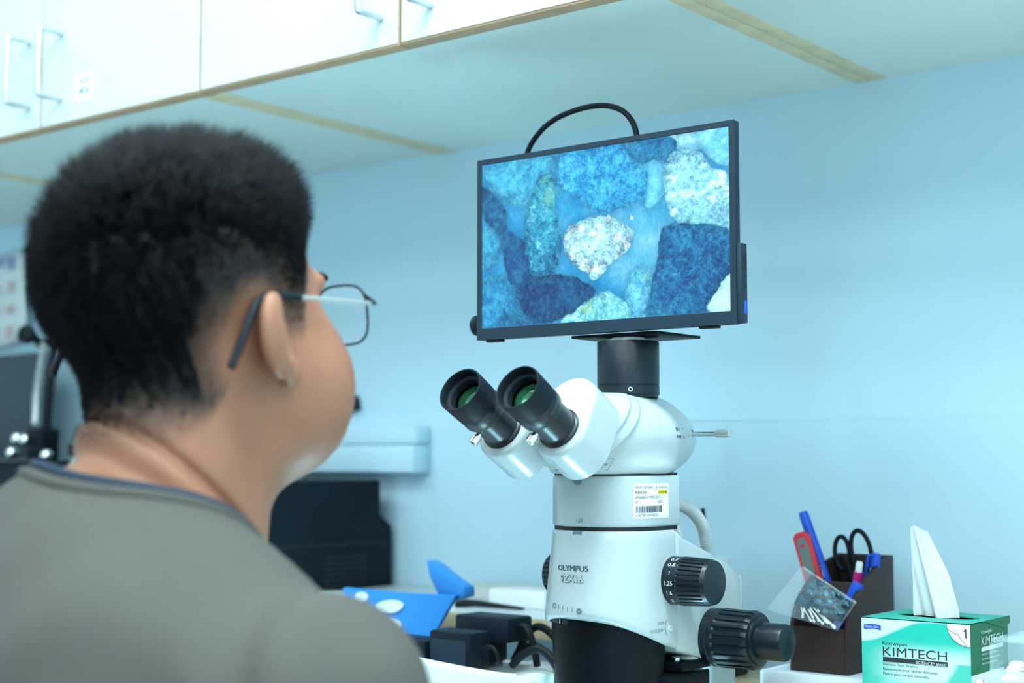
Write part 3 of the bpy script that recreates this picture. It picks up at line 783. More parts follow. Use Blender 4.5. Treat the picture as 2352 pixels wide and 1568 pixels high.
# black camera tube
fr = frame(S(0, 0, 0), (0, 0, 1))
ct = G().lathe([(0.0275, 1.2560), (0.0275, 1.2580), (0.0284, 1.2585), (0.0284, 1.2665), (0.0278, 1.2668), (0.0278, 1.2674), (0.0284, 1.2677), (0.0284, 1.3060), (0.0278, 1.3072), (0.0200, 1.3074)], fr, 72).build('camera_tube', 'anodised_black', scope)
G().lathe([(0.0190, 1.3070), (0.0190, 1.3090), (0.0150, 1.3092), (0.0150, 1.3110)], fr, 48).build('thread_ring', 'steel_satin', ct)
a = R(-52); d = np.array([math.cos(a), math.sin(a), 0]); c = np.array(S(0, 0, 1.2627)) + d * 0.0284
G().lathe([(0.0022, -0.001), (0.0022, 0.0003), (0.0012, 0.0003), (0.0012, -0.0006)], frame(c, d), 20).build('set_screw', 'chrome', ct)
a = R(-120); d = np.array([math.cos(a), math.sin(a), 0]); c = np.array(S(0, 0, 1.2595)) + d * 0.0284
G().lathe([(0.0009, -0.001), (0.0009, 0.0003)], frame(c, d), 12).build('index_mark', 'print_red', ct)

# ------------------------------------------------------------------ camera monitor on top of the microscope
YS = 1.10
mon = thing('camera_monitor', (-0.778, YS + 0.02, 1.3142), 'slim black monitor showing blue rocks, mounted on top of the microscope', 'monitor')
mx0, mx1, mz0, mz1 = -0.9208, -0.6350, 1.3142, 1.4895
sx0, sx1, sz0, sz1 = -0.9150, -0.6405, 1.3255, 1.4842
g = G().box(mx0, mx1, YS + 0.0012, YS + 0.0085, mz0, mz1); fb = g.build('back_shell', 'plastic_black', mon, bevel=0.0015)
g = G()
g.box(mx0, sx0, YS - 0.0012, YS + 0.0012, mz0, mz1); g.box(sx1, mx1, YS - 0.0012, YS + 0.0012, mz0, mz1)
g.box(sx0, sx1, YS - 0.0012, YS + 0.0012, mz0, sz0); g.box(sx0, sx1, YS - 0.0012, YS + 0.0012, sz1, mz1)
g.build('bezel', 'plastic_black', mon, bevel=0.0004, seg=1)
# picture on the screen (what the display shows: pebbles under the microscope)
NX, NZ = 520, 300
uu = np.linspace(0, 1, NX); ww = np.linspace(0, 1, NZ)
Uq, Wq = np.meshgrid(uu, ww, indexing='ij')          # w: 0 top .. 1 bottom
def hom(src, dst):
    A = []
    for (x, y), (u, v) in zip(src, dst):
        A.append([x, y, 1, 0, 0, 0, -u * x, -u * y, -u]); A.append([0, 0, 0, x, y, 1, -v * x, -v * y, -v])
    return np.linalg.svd(np.array(A, float))[2][-1].reshape(3, 3)
H = hom([(152, 432), (1685, 180), (1700, 1345), (152, 1440)], [(0, 0), (1, 0), (1, 1), (0, 1)])
def sc(pts):
    p = np.c_[np.array(pts, float), np.ones(len(pts))] @ H.T
    return np.stack([p[:, 0] / p[:, 2] * 1.73, p[:, 1] / p[:, 2]], 1)
pu, pv = Uq * 1.73, Wq
wx = (vnoise(pu * 16, pv * 16, 91, 4) - 0.5) * 0.045; wy = (vnoise(pu * 16, pv * 16, 92, 4) - 0.5) * 0.045
n1 = vnoise(pu * 7, pv * 7, 1, 4); n2 = vnoise(pu * 34, pv * 34, 2, 3); n3 = vnoise(pu * 90, pv * 60, 3, 2)
img = np.zeros((NX, NZ, 3)) + np.array([66, 170, 230.0])
img += ((n1 - 0.5) * 150)[..., None] * np.array([0.9, 0.45, 0.2]) + ((n3 - 0.5) * 34)[..., None]
glow = np.exp(-(((pu - 1.25) / 0.33) ** 2 + ((pv - 0.52) / 0.3) ** 2)); img += glow[..., None] * np.array([60, 34, 16])
ROCKS = [  # outline, colour, contrast of grain, pale veins
 ([(190, 440), (590, 375), (602, 520), (520, 610), (430, 680), (380, 690), (250, 630), (190, 545)], (66, 152, 198), 70, .2),
 ([(1115, 430), (1270, 400), (1275, 560), (1230, 660), (1165, 690), (1130, 560)], (112, 192, 228), 50, .2),
 ([(1300, 240), (1500, 205), (1505, 330), (1340, 325)], (146, 206, 232), 60, .5),
 ([(1500, 200), (1695, 175), (1695, 410), (1570, 380), (1500, 320)], (112, 188, 220), 60, .3),
 ([(990, 300), (1300, 235), (1345, 320), (1250, 395), (1080, 385)], (40, 112, 166), 80, .15),
 ([(610, 400), (690, 345), (985, 295), (1060, 390), (1160, 470), (1165, 580), (1090, 665), (900, 735), (830, 720), (700, 605), (620, 540)], (48, 140, 200), 95, .25),
 ([(1290, 400), (1350, 335), (1480, 335), (1560, 420), (1695, 520), (1695, 845), (1540, 805), (1450, 795), (1320, 755), (1268, 560)], (136, 196, 222), 115, .9),
 ([(150, 565), (250, 640), (310, 760), (270, 855), (150, 745)], (26, 88, 140), 70, .1),
 ([(150, 830), (260, 870), (270, 960), (205, 1075), (150, 1040)], (58, 140, 188), 70, .15),
 ([(275, 860), (390, 880), (440, 1000), (475, 1125), (360, 1195), (300, 1080)], (24, 84, 142), 60, .05),
 ([(150, 1150), (300, 1130), (370, 1300), (300, 1400), (150, 1440)], (40, 122, 176), 80, .15),
 ([(480, 540), (550, 480), (592, 580), (610, 760), (642, 930), (590, 1110), (480, 1135), (430, 1010), (408, 900), (415, 750)], (40, 122, 168), 110, .5),
 ([(1060, 1375), (1030, 1250), (1080, 1100), (1150, 1065), (1205, 1130), (1195, 1375)], (88, 166, 206), 90, .4),
 ([(1280, 805), (1450, 790), (1695, 845), (1695, 1110), (1600, 1225), (1545, 1355), (1190, 1375), (1185, 1250), (1240, 1000), (1250, 880)], (20, 86, 144), 90, .15),
 ([(280, 1415), (380, 1340), (440, 1345), (490, 1420)], (34, 104, 158), 70, .1),
 ([(370, 1200), (500, 1120), (620, 1105), (800, 1160), (850, 1222), (740, 1325), (600, 1395), (500, 1412), (380, 1310)], (14, 66, 122), 75, .12),
 ([(640, 1400), (780, 1290), (900, 1213), (1010, 1250), (1060, 1385), (900, 1400)], (110, 182, 204), 110, .5),
 ([(1545, 1352), (1600, 1220), (1700, 1115), (1705, 1350)], (186, 226, 222), 30, .3),
 ([(653, 900), (690, 800), (820, 758), (940, 748), (1060, 810), (1087, 870), (1060, 940), (960, 1042), (850, 1137), (790, 1092), (690, 1022)], (150, 192, 212), 150, .8),
]
for k, (poly, colr, gr, vein) in enumerate(ROCKS):
    sm = smooth_poly(sc(poly), 5)
    d = poly_sd(pu + wx, pv + wy, sm)
    a = np.clip(0.5 - d / 0.010, 0, 1)
    sh = np.clip((d - 0.0) / 0.05, 0, 1); shadow = np.exp(-np.maximum(d, 0) / 0.03) * 0.20
    img *= 1 - (shadow * (d > 0))[..., None] * np.array([1.25, 0.95, 0.6])
    edge = np.clip(-d / 0.05, 0, 1)
    grain = (vnoise(pu * 40 + k * 7, pv * 40, 10 + k, 3) - 0.5) * 2; big = (vnoise(pu * 9 + k, pv * 9, 40 + k, 3) - 0.5) * 2
    fine = (vnoise(pu * 110, pv * 110 + k, 70 + k, 2) - 0.5) * 2
    vn = np.clip((vnoise(pu * 16 + 3 * k, pv * 24, 110 + k, 4) - 0.56) / 0.16, 0, 1) * vein
    c = np.array(colr, float) * (0.98 + 0.16 * edge)[..., None]
    c = c + (grain * 0.75 + fine * 0.55 + big * 0.5)[..., None] * gr * 1.25 * np.array([0.40, 0.60, 0.50]) + vn[..., None] * np.array([90, 62, 40])
    img = img * (1 - a[..., None]) + c * a[..., None]
def tint(cx, cy, r, colr, s):
    p = sc([(cx, cy)])[0]; w = np.exp(-(((pu - p[0]) ** 2 + (pv - p[1]) ** 2) / r ** 2)) * s * np.clip((n2 - 0.42) * 5, 0, 1)
    return img * (1 - w[..., None]) + np.array(colr, float) * w[..., None]
img = tint(545, 560, 0.07, (120, 190, 175), 0.8); img = tint(800, 1330, 0.05, (150, 195, 130), 0.8); img = tint(560, 640, 0.06, (130, 190, 170), 0.6); img = tint(1170, 1110, 0.03, (170, 200, 160), 0.7); img = tint(712, 858, 0.012, (215, 190, 90), 1.0)
img = np.clip(img + np.array([-8.0, 11.0, 4.0]), 4, 255)
X = sx0 + Uq * (sx1 - sx0); Z = sz1 + Wq * (sz0 - sz1)
Pv = np.stack([X, np.full_like(X, YS), Z], -1).reshape(-1, 3)
ii = (np.arange(NX - 1)[:, None] * NZ + np.arange(NZ - 1)[None]).ravel()
qd = np.stack([ii, ii + 1, ii + NZ + 1, ii + NZ], 1)
mat('screen_picture', (1, 1, 1), 0.25, var=0.0, attr='picture', emit='attr', estr=0.80)
MATS['screen_picture'].cycles.emission_sampling = 'NONE'
scr = np_mesh('screen', Pv, qd, 'screen_picture', mon, angle=180, label='glowing screen with a magnified picture of pebbles')
l = img.reshape(-1, 3) / 255; set_attr(scr, 'picture', np.where(l <= 0.04045, l / 12.92, ((l + 0.055) / 1.055) ** 2.4))
# mouse pointer
q = sc([(1068, 738), (1068, 765), (1074, 760), (1078, 768), (1081, 766), (1077, 758), (1084, 757)])
g = G(); g.prism([(sx0 + a / 1.73 * (sx1 - sx0), sz1 + b * (sz0 - sz1)) for a, b in q], (np.array([0, YS - 0.0001, 0]), np.array([[1, 0, 0], [0, 0, 1], [0, -1, 0]], float).T), 0, 0.0001)
mat('pointer_white', (0.9, 0.95, 1), 0.4, emit=(0.9, 0.97, 1.0), estr=0.75); g.build('pointer', 'pointer_white', scr)
# rear electronics box with ports on the right edge
g = G().box(-0.66, mx1 + 0.0040, YS + 0.0015, YS + 0.0125, mz0 + 0.001, 1.3835); eb = g.build('port_box', 'plastic_black', mon, bevel=0.0015)
xr = mx1 + 0.0041
for z0_, z1_, m_, nm in ((1.3600, 1.3735, 'seam_black', 'port'), (1.3545, 1.3560, 'seam_black', 'port'), (1.3450, 1.3485, 'seam_black', 'port'), (1.3235, 1.3345, 'blue_plastic', 'usb_port')):
    G().box(xr - 0.002, xr, YS + 0.0058, YS + 0.0100, z0_, z1_).build(nm, m_, eb)
G().box(mx0 + 0.02, mx1 - 0.03, YS + 0.0085, YS + 0.020, mz0 + 0.004, 1.42).build('rear_housing', 'plastic_black', mon, bevel=0.004)
for x in (-0.903, -0.665): G().box(x - 0.008, x + 0.010, YS + 0.0005, YS + 0.008, mz0 - 0.0022, mz0 + 0.0005).build('rubber_foot', 'rubber_black', mon, bevel=0.0008)
# plugs on the left edge
G().lathe([(0.0085, 0), (0.0098, 0.001), (0.0098, 0.005), (0.0090, 0.0055), (0.0098, 0.006), (0.0098, 0.009), (0.0090, 0.0095), (0.0098, 0.010), (0.0098, 0.016), (0.0080, 0.0175)], frame((mx0 + 0.001, YS + 0.016, 1.3305), (-1, 0, 0)), 32).build('plug', 'rubber_black', mon)
G().box(mx0 - 0.0055, mx0 + 0.002, YS + 0.008, YS + 0.015, 1.3545, 1.3655).build('plug', 'rubber_black', mon, bevel=0.0015)
# mount plate and cable
G().box(XP - 0.047, XP + 0.047, YP - 0.024, YP + 0.05, 1.3108, 1.3136).build('mount_plate', 'scope_black', mon, bevel=0.0008)
cab = spline([(-0.889, 1.127, 1.440), (-0.889, 1.128, 1.470), (-0.8825, 1.130, 1.4985), (-0.868, 1.130, 1.5155), (-0.848, 1.130, 1.5262), (-0.820, 1.130, 1.5315), (-0.795, 1.130, 1.5312), (-0.776, 1.130, 1.5255), (-0.763, 1.130, 1.5150), (-0.7555, 1.130, 1.4990), (-0.753, 1.128, 1.470), (-0.753, 1.125, 1.440)], 8)
G().tube(cab, 0.0027, 14).build('cable', 'rubber_black', mon, label='thick black cable arching over the top')

# ------------------------------------------------------------------ right-hand side: tray, organiser, stationery
TZ = 0.996
t = thing('desk_tray', (-0.66, 1.36, 0.970), 'white plastic tray under the dark brown organiser', 'tray')
G().box(-0.709, -0.605, 1.270, 1.455, 0.970, TZ - 0.0005).build('tray_floor', 'tray_white', t, bevel=0.002)
for b in ((-0.709, -0.605, 1.268, 1.2735, 0.970, 1.0015), (-0.7125, -0.708, 1.268, 1.457, 0.970, 1.0015)): G().box(*b).build('rim', 'tray_white', t, bevel=0.002)

ox0, ox1, oy0, oy1 = -0.7030, -0.6455, 1.320, 1.425
org = thing('desk_organiser', ((ox0 + ox1) / 2, 1.37, TZ), 'dark brown stepped desk organiser holding pens and scissors', 'organiser')
sp = [(oy0, TZ), (oy0, 1.040), (oy0 + 0.004, 1.052), (oy0 + 0.013, 1.064), (oy0 + 0.021, 1.070), (oy0 + 0.036, 1.081), (oy0 + 0.070, 1.097), (oy1, 1.104), (oy1, TZ)]
fr = (np.zeros(3), np.array([[0, 1, 0], [0, 0, 1], [1, 0, 0]], float).T)
for x in (ox0 - 0.004, ox1 - 0.004): G().prism(sp, fr, x, x + 0.004).build('side_panel', 'organiser_brown', org, bevel=0.0006)
G().box(ox0, ox1 - 0.004, oy0, oy0 + 0.004, TZ, 1.0385).build('front_panel', 'organiser_brown', org, bevel=0.0005)
G().box(ox0, ox1 - 0.004, oy0 + 0.038, oy0 + 0.042, TZ, 1.080).build('divider', 'organiser_brown', org, bevel=0.0005)
G().box(ox0, ox1 - 0.004, oy1 - 0.004, oy1, TZ, 1.104).build('back_panel', 'organiser_brown', org, bevel=0.0005)
G().box(ox0, ox1 - 0.004, oy0 + 0.004, oy1 - 0.004, TZ, TZ + 0.003).build('floor_panel', 'organiser_brown', org)

def stick(a, b, prof, name, m, label, cat, parent=None, n=20):
    a = np.array(a, float); b = np.array(b, float); L = np.linalg.norm(b - a)
    return G().lathe([(r, h * L) for r, h in prof], frame(a, b - a), n).build(name, m, parent, label=label, cat=cat)
# blue pen standing tall
bz = TZ + 0.006
pen = thing('blue_pen', (-0.6905, 1.395, bz), 'tall bright blue pen leaning left beside the red sharpening stone', 'pen')
a, b = np.array((-0.675, 1.392, bz)), np.array((-0.7225, 1.380, 1.1470))
d = b - a
stick(a, a + d * 0.70, [(0.0015, 0), (0.0046, 0.06), (0.0046, 1)], 'barrel', 'blue_plastic', None, None, pen)
stick(a + d * 0.66, b, [(0.0052, 0), (0.0052, 0.9), (0.0042, 1.0)], 'cap', 'blue_plastic', None, None, pen)
g = G(); fr = frame(a, d, (0, -1, 0))
vv, ff = text_geo('0.5 BALL PEN')
L = np.linalg.norm(d); g.add(np.stack([0.0049 * np.cos((vv[:, 1] - 0.35) * 1.1), 0.0049 * np.sin((vv[:, 1] - 0.35) * 1.1), L * 0.36 + vv[:, 0] / vv[:, 0].max() * L * 0.27], 1) @ fr[1].T + fr[0], ff); g.build('pen_print', 'print_white', pen)
# red cutter / sharpening stone in red case
rc = thing('red_case_cutter', (-0.700, 1.37, bz), 'flat red case with a grey centre panel leaning in the organiser', 'cutter')
a, b = np.array((-0.6835, 1.371, bz)), np.array((-0.7215, 1.372, 1.1265)); fr = frame(a, b - a, (1, 0, 0)); L = np.linalg.norm(b - a)
w = 0.0092
G().prism([(-w, 0), (w, 0), (w, L - 0.005), (w - 0.005, L), (-w + 0.004, L), (-w, L - 0.004)], (fr[0], fr[1][:, [0, 2, 1]]), -0.0025, 0.0025).build('case', 'red_plastic', rc, bevel=0.001)
ny = -fr[1][:, 1] if fr[1][1, 1] > 0 else fr[1][:, 1]
fr2 = (a + ny * 0.0025, np.stack([fr[1][:, 0], fr[1][:, 2], ny], 1))
G().prism([(-w * 0.62, 0.01), (w * 0.62, 0.01), (w * 0.62, L - 0.010), (w * 0.40, L - 0.006), (-w * 0.40, L - 0.006), (-w * 0.62, L - 0.010)], fr2, -0.0005, 0.0006).build('centre_panel', 'grey_plastic', rc)
G().lathe([(0.0021, 0), (0.0021, 0.0012)], frame(fr2[0] + fr2[1][:, 1] * (L - 0.014), ny), 16).build('rivet', 'red_plastic', rc)
# scissors
scs = thing('scissors', (-0.672, 1.402, bz), 'black-handled scissors standing handles up in the organiser', 'scissors')
def loop(cx, cz, rx, rz, tilt, y):
    th = np.linspace(0, 2 * math.pi, 33); x = rx * np.cos(th); z = rz * np.sin(th)
    return np.stack([cx + x * math.cos(tilt) - z * math.sin(tilt), np.full(33, y), cz + x * math.sin(tilt) + z * math.cos(tilt)], 1)
G().tube(loop(-0.6690, 1.1075, 0.0105, 0.0215, R(12), 1.401), 0.0024, 12).build('handle', 'rubber_black', scs)
G().tube(loop(-0.6915, 1.1055, 0.0080, 0.0165, R(4), 1.404), 0.0023, 12).build('handle', 'rubber_black', scs)
G().tube(spline([(-0.6600, 1.401, 1.090), (-0.668, 1.402, 1.065), (-0.672, 1.402, 1.045)], 6), 0.003, 10).build('shank', 'rubber_black', scs)
G().tube(spline([(-0.684, 1.404, 1.094), (-0.678, 1.404, 1.066), (-0.672, 1.404, 1.045)], 6), 0.003, 10).build('shank', 'rubber_black', scs)
G().prism([(-0.678, 1.05), (-0.668, 1.05), (-0.671, 1.003), (-0.672, 1.003)], (np.array([0, 1.402, 0]), np.array([[1, 0, 0], [0, 0, 1], [0, -1, 0]], float).T), -0.001, 0.001).build('blade', 'steel_satin', scs)
# pens on the right
p = thing('blue_clip_pen', (-0.655, 1.40, bz), 'white-barrelled ballpoint with a blue cap and clip at the organiser corner', 'pen')
a, b = np.array((-0.668, 1.392, bz)), np.array((-0.6475, 1.390, 1.1075)); d = b - a
stick(a, a + d * 0.9, [(0.001, 0), (0.0042, 0.08), (0.0042, 1)], 'barrel', 'cream_plastic', None, None, p)
stick(a + d * 0.86, b, [(0.0047, 0), (0.0047, 0.85), (0.0036, 1.0)], 'cap', 'blue_plastic', None, None, p)
G().tube([b + (0, -0.004, -0.001), b + (-0.005, -0.007, -0.002), a + d * 0.74 + (-0.006, -0.006, 0)], 0.0016, 8).build('clip', 'blue_plastic', p)
p = thing('pink_correction_pen', (-0.665, 1.375, bz), 'pink pen with a white end and dark red grip in the organiser', 'pen')
a, b = np.array((-0.676, 1.380, bz)), np.array((-0.6575, 1.373, 1.0995)); d = b - a
stick(a, a + d * 0.72, [(0.001, 0), (0.0050, 0.08), (0.0050, 1)], 'barrel', 'maroon_plastic', None, None, p)
stick(a + d * 0.72, a + d * 0.90, [(0.0050, 0), (0.0048, 1)], 'sleeve', 'pink_plastic', None, None, p)
stick(a + d * 0.90, b, [(0.0034, 0), (0.0034, 0.85), (0.0028, 1.0)], 'end_cap', 'paper_white', None, None, p)
p = thing('blue_marker', (-0.66, 1.345, TZ + 0.005), 'thick blue marker with ridged cap in the organiser front compartment', 'marker')
a, b = np.array((-0.6860, 1.346, TZ + 0.008)), np.array((-0.6465, 1.351, 1.0850)); d = b - a
stick(a, a + d * 0.55, [(0.0050, 0), (0.0050, 1)], 'barrel', 'blue_plastic', None, None, p)
g = G().lathe([(0.0056, 0), (0.0058, 0.02), (0.0058, 0.036), (0.0052, 0.0375)], frame(a + d * 0.53, d), 96, rib=lambda t, h: 1 + 0.03 * math.cos(16 * t)); g.build('cap', 'blue_plastic', p)

# clear bag with cotton buds and dark foil, leaning on the organiser
bag = thing('plastic_bag', (-0.68, 1.30, TZ), 'clear plastic bag with dark foil and cotton buds leaning on the organiser', 'bag')
bo = np.array((-0.6830, 1.3145, 1.0395)); bu = np.array((-0.041, -0.010, 0.050)); bv = np.array((0.060, -0.004, -0.030))
# corners approximately: left tip, top, right, bottom right
cor = [np.array((-0.7215, 1.300, 1.0550)), np.array((-0.6845, 1.304, 1.0985)), np.array((-0.6285, 1.303, 1.0665)), np.array((-0.6480, 1.303, 1.0390)), ]
def bag_pt(u, v, k, s):
    p = (cor[0] * (1 - u) + cor[1] * u) * (1 - v) + (cor[3] * (1 - u) + cor[2] * u) * v
    puff = 0.0055 * math.sin(math.pi * min(1, max(0, u))) ** 0.6 * math.sin(math.pi * min(1, max(0, v))) ** 0.6
    return p + np.array([0, -1, 0.15]) * s * (puff + 0.0012 * math.sin(9 * u + 5 * v) * math.sin(math.pi * u) * math.sin(math.pi * v)) * k
NB = 26
for s, nm in ((1, 'film_front'), (-1, 'film_back')):
    G().grid([[bag_pt(u, v, 1, s) for v in np.linspace(0, 1, NB)] for u in np.linspace(0, 1, NB)]).build(nm, 'film', bag, angle=180)
g = G().grid([[bag_pt(u, v, 0.75 + 0.25 * math.sin(23 * u) * math.sin(19 * v), 0.8) for v in np.linspace(0.28, 0.97, 30)] for u in np.linspace(0.30, 0.96, 30)]); g.build('foil_packet', 'film_dark', bag, solid=0.0015, angle=180, label='crumpled dark blue foil packet')
g = G().tube([cor[1] * 0.96 + cor[2] * 0.04 + (0, -0.002, 0), cor[2]], 0.0011, 8); g.build('zip_seal', 'film', bag)
r_ = random.Random(11)
for k in range(14):
    v0 = 0.30 + 0.045 * k + 0.02 * r_.random()
    a = bag_pt(0.04 + 0.10 * r_.random(), min(0.96, v0 + 0.10 + 0.1 * r_.random()), 0.7, 1.0); b = bag_pt(0.30 + 0.12 * r_.random(), min(0.85, 0.30 + 0.5 * (v0 - 0.30) + 0.1 * r_.random()), 0.7, 1.0)
    G().tube([a, a + (b - a) * 0.12, a + (b - a) * 0.2, a + (b - a) * 0.9], [0.0010, 0.0012, 0.0005, 0.0005], 8).build('cotton_bud', 'cotton', bag)

# tissue box
bx0, bx1, by0, by1, bz0, bz1 = -0.598, -0.498, 1.250, 1.338, 0.970, 1.0600
tb = thing('tissue_wiper_box', ((bx0 + bx1) / 2, (by0 + by1) / 2, bz0), 'teal green and white cardboard box of lab wipers with a tissue sticking out', 'tissue box')
mat('carton_teal', (0.02, 0.36, 0.27), 0.5, var=0.03); mat('carton_dark', (0.01, 0.16, 0.075), 0.5, var=0.03)
mat('carton_print', (1, 1, 1), 0.5, var=0.03, attr='print')
G().box(bx0 + 0.0003, bx1 - 0.0003, by0 + 0.0003, by1, bz0, bz1 - 0.0008).build('carton', 'carton_dark', tb)
# printed front sheet
NF, MF = 140, 120
uu = np.linspace(0, 1, NF); ww = np.linspace(0, 1, MF); Uq, Wq = np.meshgrid(uu, ww, indexing='ij')     # w from bottom to top
white = np.array(lin(196, 232, 240)); teal = np.array(lin(0, 178, 160)); teal2 = np.array(lin(64, 204, 192))
VS = 0.62
Vt = np.minimum((1 - Wq) / VS, 1.25)            # 0 at top, 1 where the text ends
def sst(a, b, x): t_ = np.clip((x - a) / (b - a), 0, 1); return t_ * t_ * (3 - 2 * t_)
upper = sst(-0.03, 0.03, Vt - (0.36 - 0.36 * sst(0.0, 0.62, Uq)))      # below the sweep from the white corner
low = sst(-0.10, 0.10, (0.30 + 1.15 * (Uq - 0.05) ** 0.5 * 0 + 0.46 - 0.55 * Uq) - Vt + 0.18)
ctr = np.exp(-(((Uq - 0.68) / 0.50) ** 4 + ((Vt - 0.72) / 0.30) ** 4))
mixv = upper * (1 - 0.92 * ctr) * (0.35 + 0.65 * sst(1.15, 0.55, Uq * 0.45 + Vt * 0.6))
mixv = np.maximum(mixv, sst(0.80, 0.92, Vt) * (1 - sst(0.12, 0.40, Uq)) * 0.9); mixv = np.maximum(mixv, sst(0.78, 0.86, Uq + 0.05 * np.sin(8 * Vt)) * sst(0.60, 0.63, Vt) * 0.9)
colp = white * (1 - mixv[..., None]) + (teal * 0.8 + teal2 * 0.2) * mixv[..., None]
Pv = np.stack([bx0 + Uq * (bx1 - bx0), np.full_like(Uq, by0), bz0 + Wq * (bz1 - 0.0008 - bz0)], -1).reshape(-1, 3)
ii = (np.arange(NF - 1)[:, None] * MF + np.arange(MF - 1)[None]).ravel()
fp = np_mesh('front_print', Pv, np.stack([ii, ii + MF, ii + MF + 1, ii + 1], 1), 'carton_print', tb, angle=180)
set_attr(fp, 'print', colp.reshape(-1, 3))
# top with oval opening
th = np.linspace(0, 2 * math.pi, 48, endpoint=False); ocx, ocy = (bx0 + bx1) / 2 + 0.002, (by0 + by1) / 2 + 0.002
inner = [(ocx + 0.038 * math.copysign(abs(math.cos(a)) ** 0.8, math.cos(a)), ocy + 0.015 * math.sin(a)) for a in th]
def sq(a):
    c, s_ = math.cos(a), math.sin(a); k = 1 / max(abs(c), abs(s_)); return ((bx0 + bx1) / 2 + c * k * (bx1 - bx0) / 2, (by0 + by1) / 2 + s_ * k * (by1 - by0) / 2)
outer = [sq(a) for a in th]
G().loft([[(x, y, bz1) for x, y in outer], [(x, y, bz1) for x, y in inner], [(x, y, bz1 - 0.001) for x, y in inner], [(x, y, bz1 - 0.001) for x, y in outer]], caps=False).build('top_panel', 'carton_teal', tb)
G().lathe([(0.034, 0), (0.034, 0.0004)], (np.array((ocx, ocy, bz1 - 0.0012)), np.diag([1.0, 0.42, 1.0])), 40).build('opening', 'seam_black', tb)
# flap on the right rear top edge
G().prism([(by0 + 0.030, bz1), (by1 + 0.004, bz1), (by1 + 0.004, bz1 - 0.006), (by1 - 0.010, bz1 - 0.010)], (np.array([bx1 - 0.0002, 0, 0]), np.array([[0, 1, 0], [0, 0, 1], [1, 0, 0]], float).T), 0, 0.0008).build('tuck_flap', 'carton_dark', tb)
G().box(bx1 - 0.0003, bx1 + 0.0002, by0 + 0.001, by1 - 0.012, bz0, bz0 + 0.046).build('side_white_band', 'paper_white', tb)
ff_ = flat((bx0, by0, bz0), (1, 0, 0), (0, 0, 1))
def FL(g, s, u0, u1, vt, vb, off=0.0):
    vt *= VS; vb *= VS
    Wd, Hd = bx1 - bx0, bz1 - bz0; letter(g, s, ff_, u0 * Wd, u1 * Wd, (1 - vb) * Hd, (1 - vt) * Hd, offset=off)
def FT(*a, m='print_black'):
    g = G(); FL(g, *a); g.build('lettering', m, tb)
FT('KIMTECH', 0.20, 0.79, 0.445, 0.585); FT('Kimwipes', 0.195, 0.43, 0.36, 0.43); FT('1', 0.942, 0.968, 0.08, 0.22)
FT('Delicate Task Wipers', 0.20, 0.52, 0.695, 0.745); FT('Essuie-tout pour tâches délicates', 0.20, 0.70, 0.765, 0.82); FT('Paños para tareas delicadas', 0.20, 0.63, 0.84, 0.895)
FT('PLY', 0.88, 0.91, 0.085, 0.10); FT('EPAISSEUR', 0.84, 0.92, 0.105, 0.12); FT('HOJA', 0.88, 0.92, 0.135, 0.15)
G().box(bx0 + 0.0200, bx0 + 0.0795, by0 - 0.0004, by0, bz0 + 0.09 * (1 - 0.675 * VS), bz0 + 0.09 * (1 - 0.605 * VS)).build('black_bar', 'print_black', tb)
ff_ = flat((bx0, by0, bz0), (1, 0, 0), (0, 0, 1), 0.0008)
FT('SCIENCE*', 0.51, 0.68, 0.622, 0.672, 0.0, m='print_white'); FT('BRAND', 0.695, 0.785, 0.635, 0.672, 0.0, m='print_white'); FT('280', 0.70, 0.80, 0.93, 0.985, m='print_white')
g = G(); xs_ = np.linspace(0.025, 0.185, 12); pts = [(x * 0.1, 0.09 * (1 - 0.075 + 0.012 * math.sin((x - 0.025) / 0.16 * math.pi))) for x in xs_] + [(x * 0.1, 0.09 * (1 - 0.12 + 0.010 * math.sin((x - 0.025) / 0.16 * math.pi))) for x in xs_[::-1]]
frf = (np.array([bx0, by0, bz0]), np.array([[1, 0, 0], [0, 0, 1], [0, -1, 0]], float).T); g.prism(pts, frf, 0, 0.0004); g.build('maker_badge', 'print_navy', tb)
g = G(); letter(g, 'Kimberly-Clark', flat((bx0, by0 - 0.0004, bz0), (1, 0, 0), (0, 0, 1)), 0.0045, 0.0165, 0.09 * (1 - 0.108), 0.09 * (1 - 0.080)); g.build('badge_lettering', 'print_white', tb)
# peeled corner (white quarter with curl) at the front's top right
th = np.linspace(math.pi, 1.5 * math.pi, 14); q = [(0.0998, 0.0890)] + [(0.0998 + 0.0205 * math.cos(a), 0.0890 + 0.0185 * math.sin(a)) for a in th]
g = G(); g.prism(q, frf, 0, 0.0002); g.build('corner_patch', 'paper_white', tb)
g = G(); arc = [(0.0998 + 0.0205 * math.cos(a), 0.0890 + 0.0185 * math.sin(a)) for a in th]; curl = spline([(0.0805, 0.0845, 0), (0.086, 0.0815, 0), (0.0895, 0.0805, 0), (0.0915, 0.077, 0), (0.0965, 0.0715, 0)], 5)[:, :2]
g.tube([(bx0 + x, by0 - 0.0004, bz0 + z) for x, z in arc], 0.00018, 5); g.tube([(bx0 + x, by0 - 0.0004, bz0 + z) for x, z in curl], 0.00025, 5); g.build('corner_line', 'print_grey', tb)
fsd = flat((bx1, by0, bz0), (0, 1, 0), (0, 0, 1), 0.0004)
for s_, u0, u1, w0, w1 in (('KIMTECH', .024, .074, .0695, .0770), ('Kimwipes', .024, .048, .0785, .0825), ('Delicate Task Wipers', .024, .062, .0605, .0630), ('Essuie-tout pour tâches', .024, .066, .0565, .0590), ('Paños para tareas', .024, .060, .0525, .0550)):
    g = G(); letter(g, s_, fsd, u0, u1, w0, w1); g.build('side_lettering', 'print_white', tb)
G().box(bx1, bx1 + 0.0004, by0 + 0.024, by0 + 0.074, bz0 + 0.0645, bz0 + 0.0680).build('side_bar', 'print_white', tb)
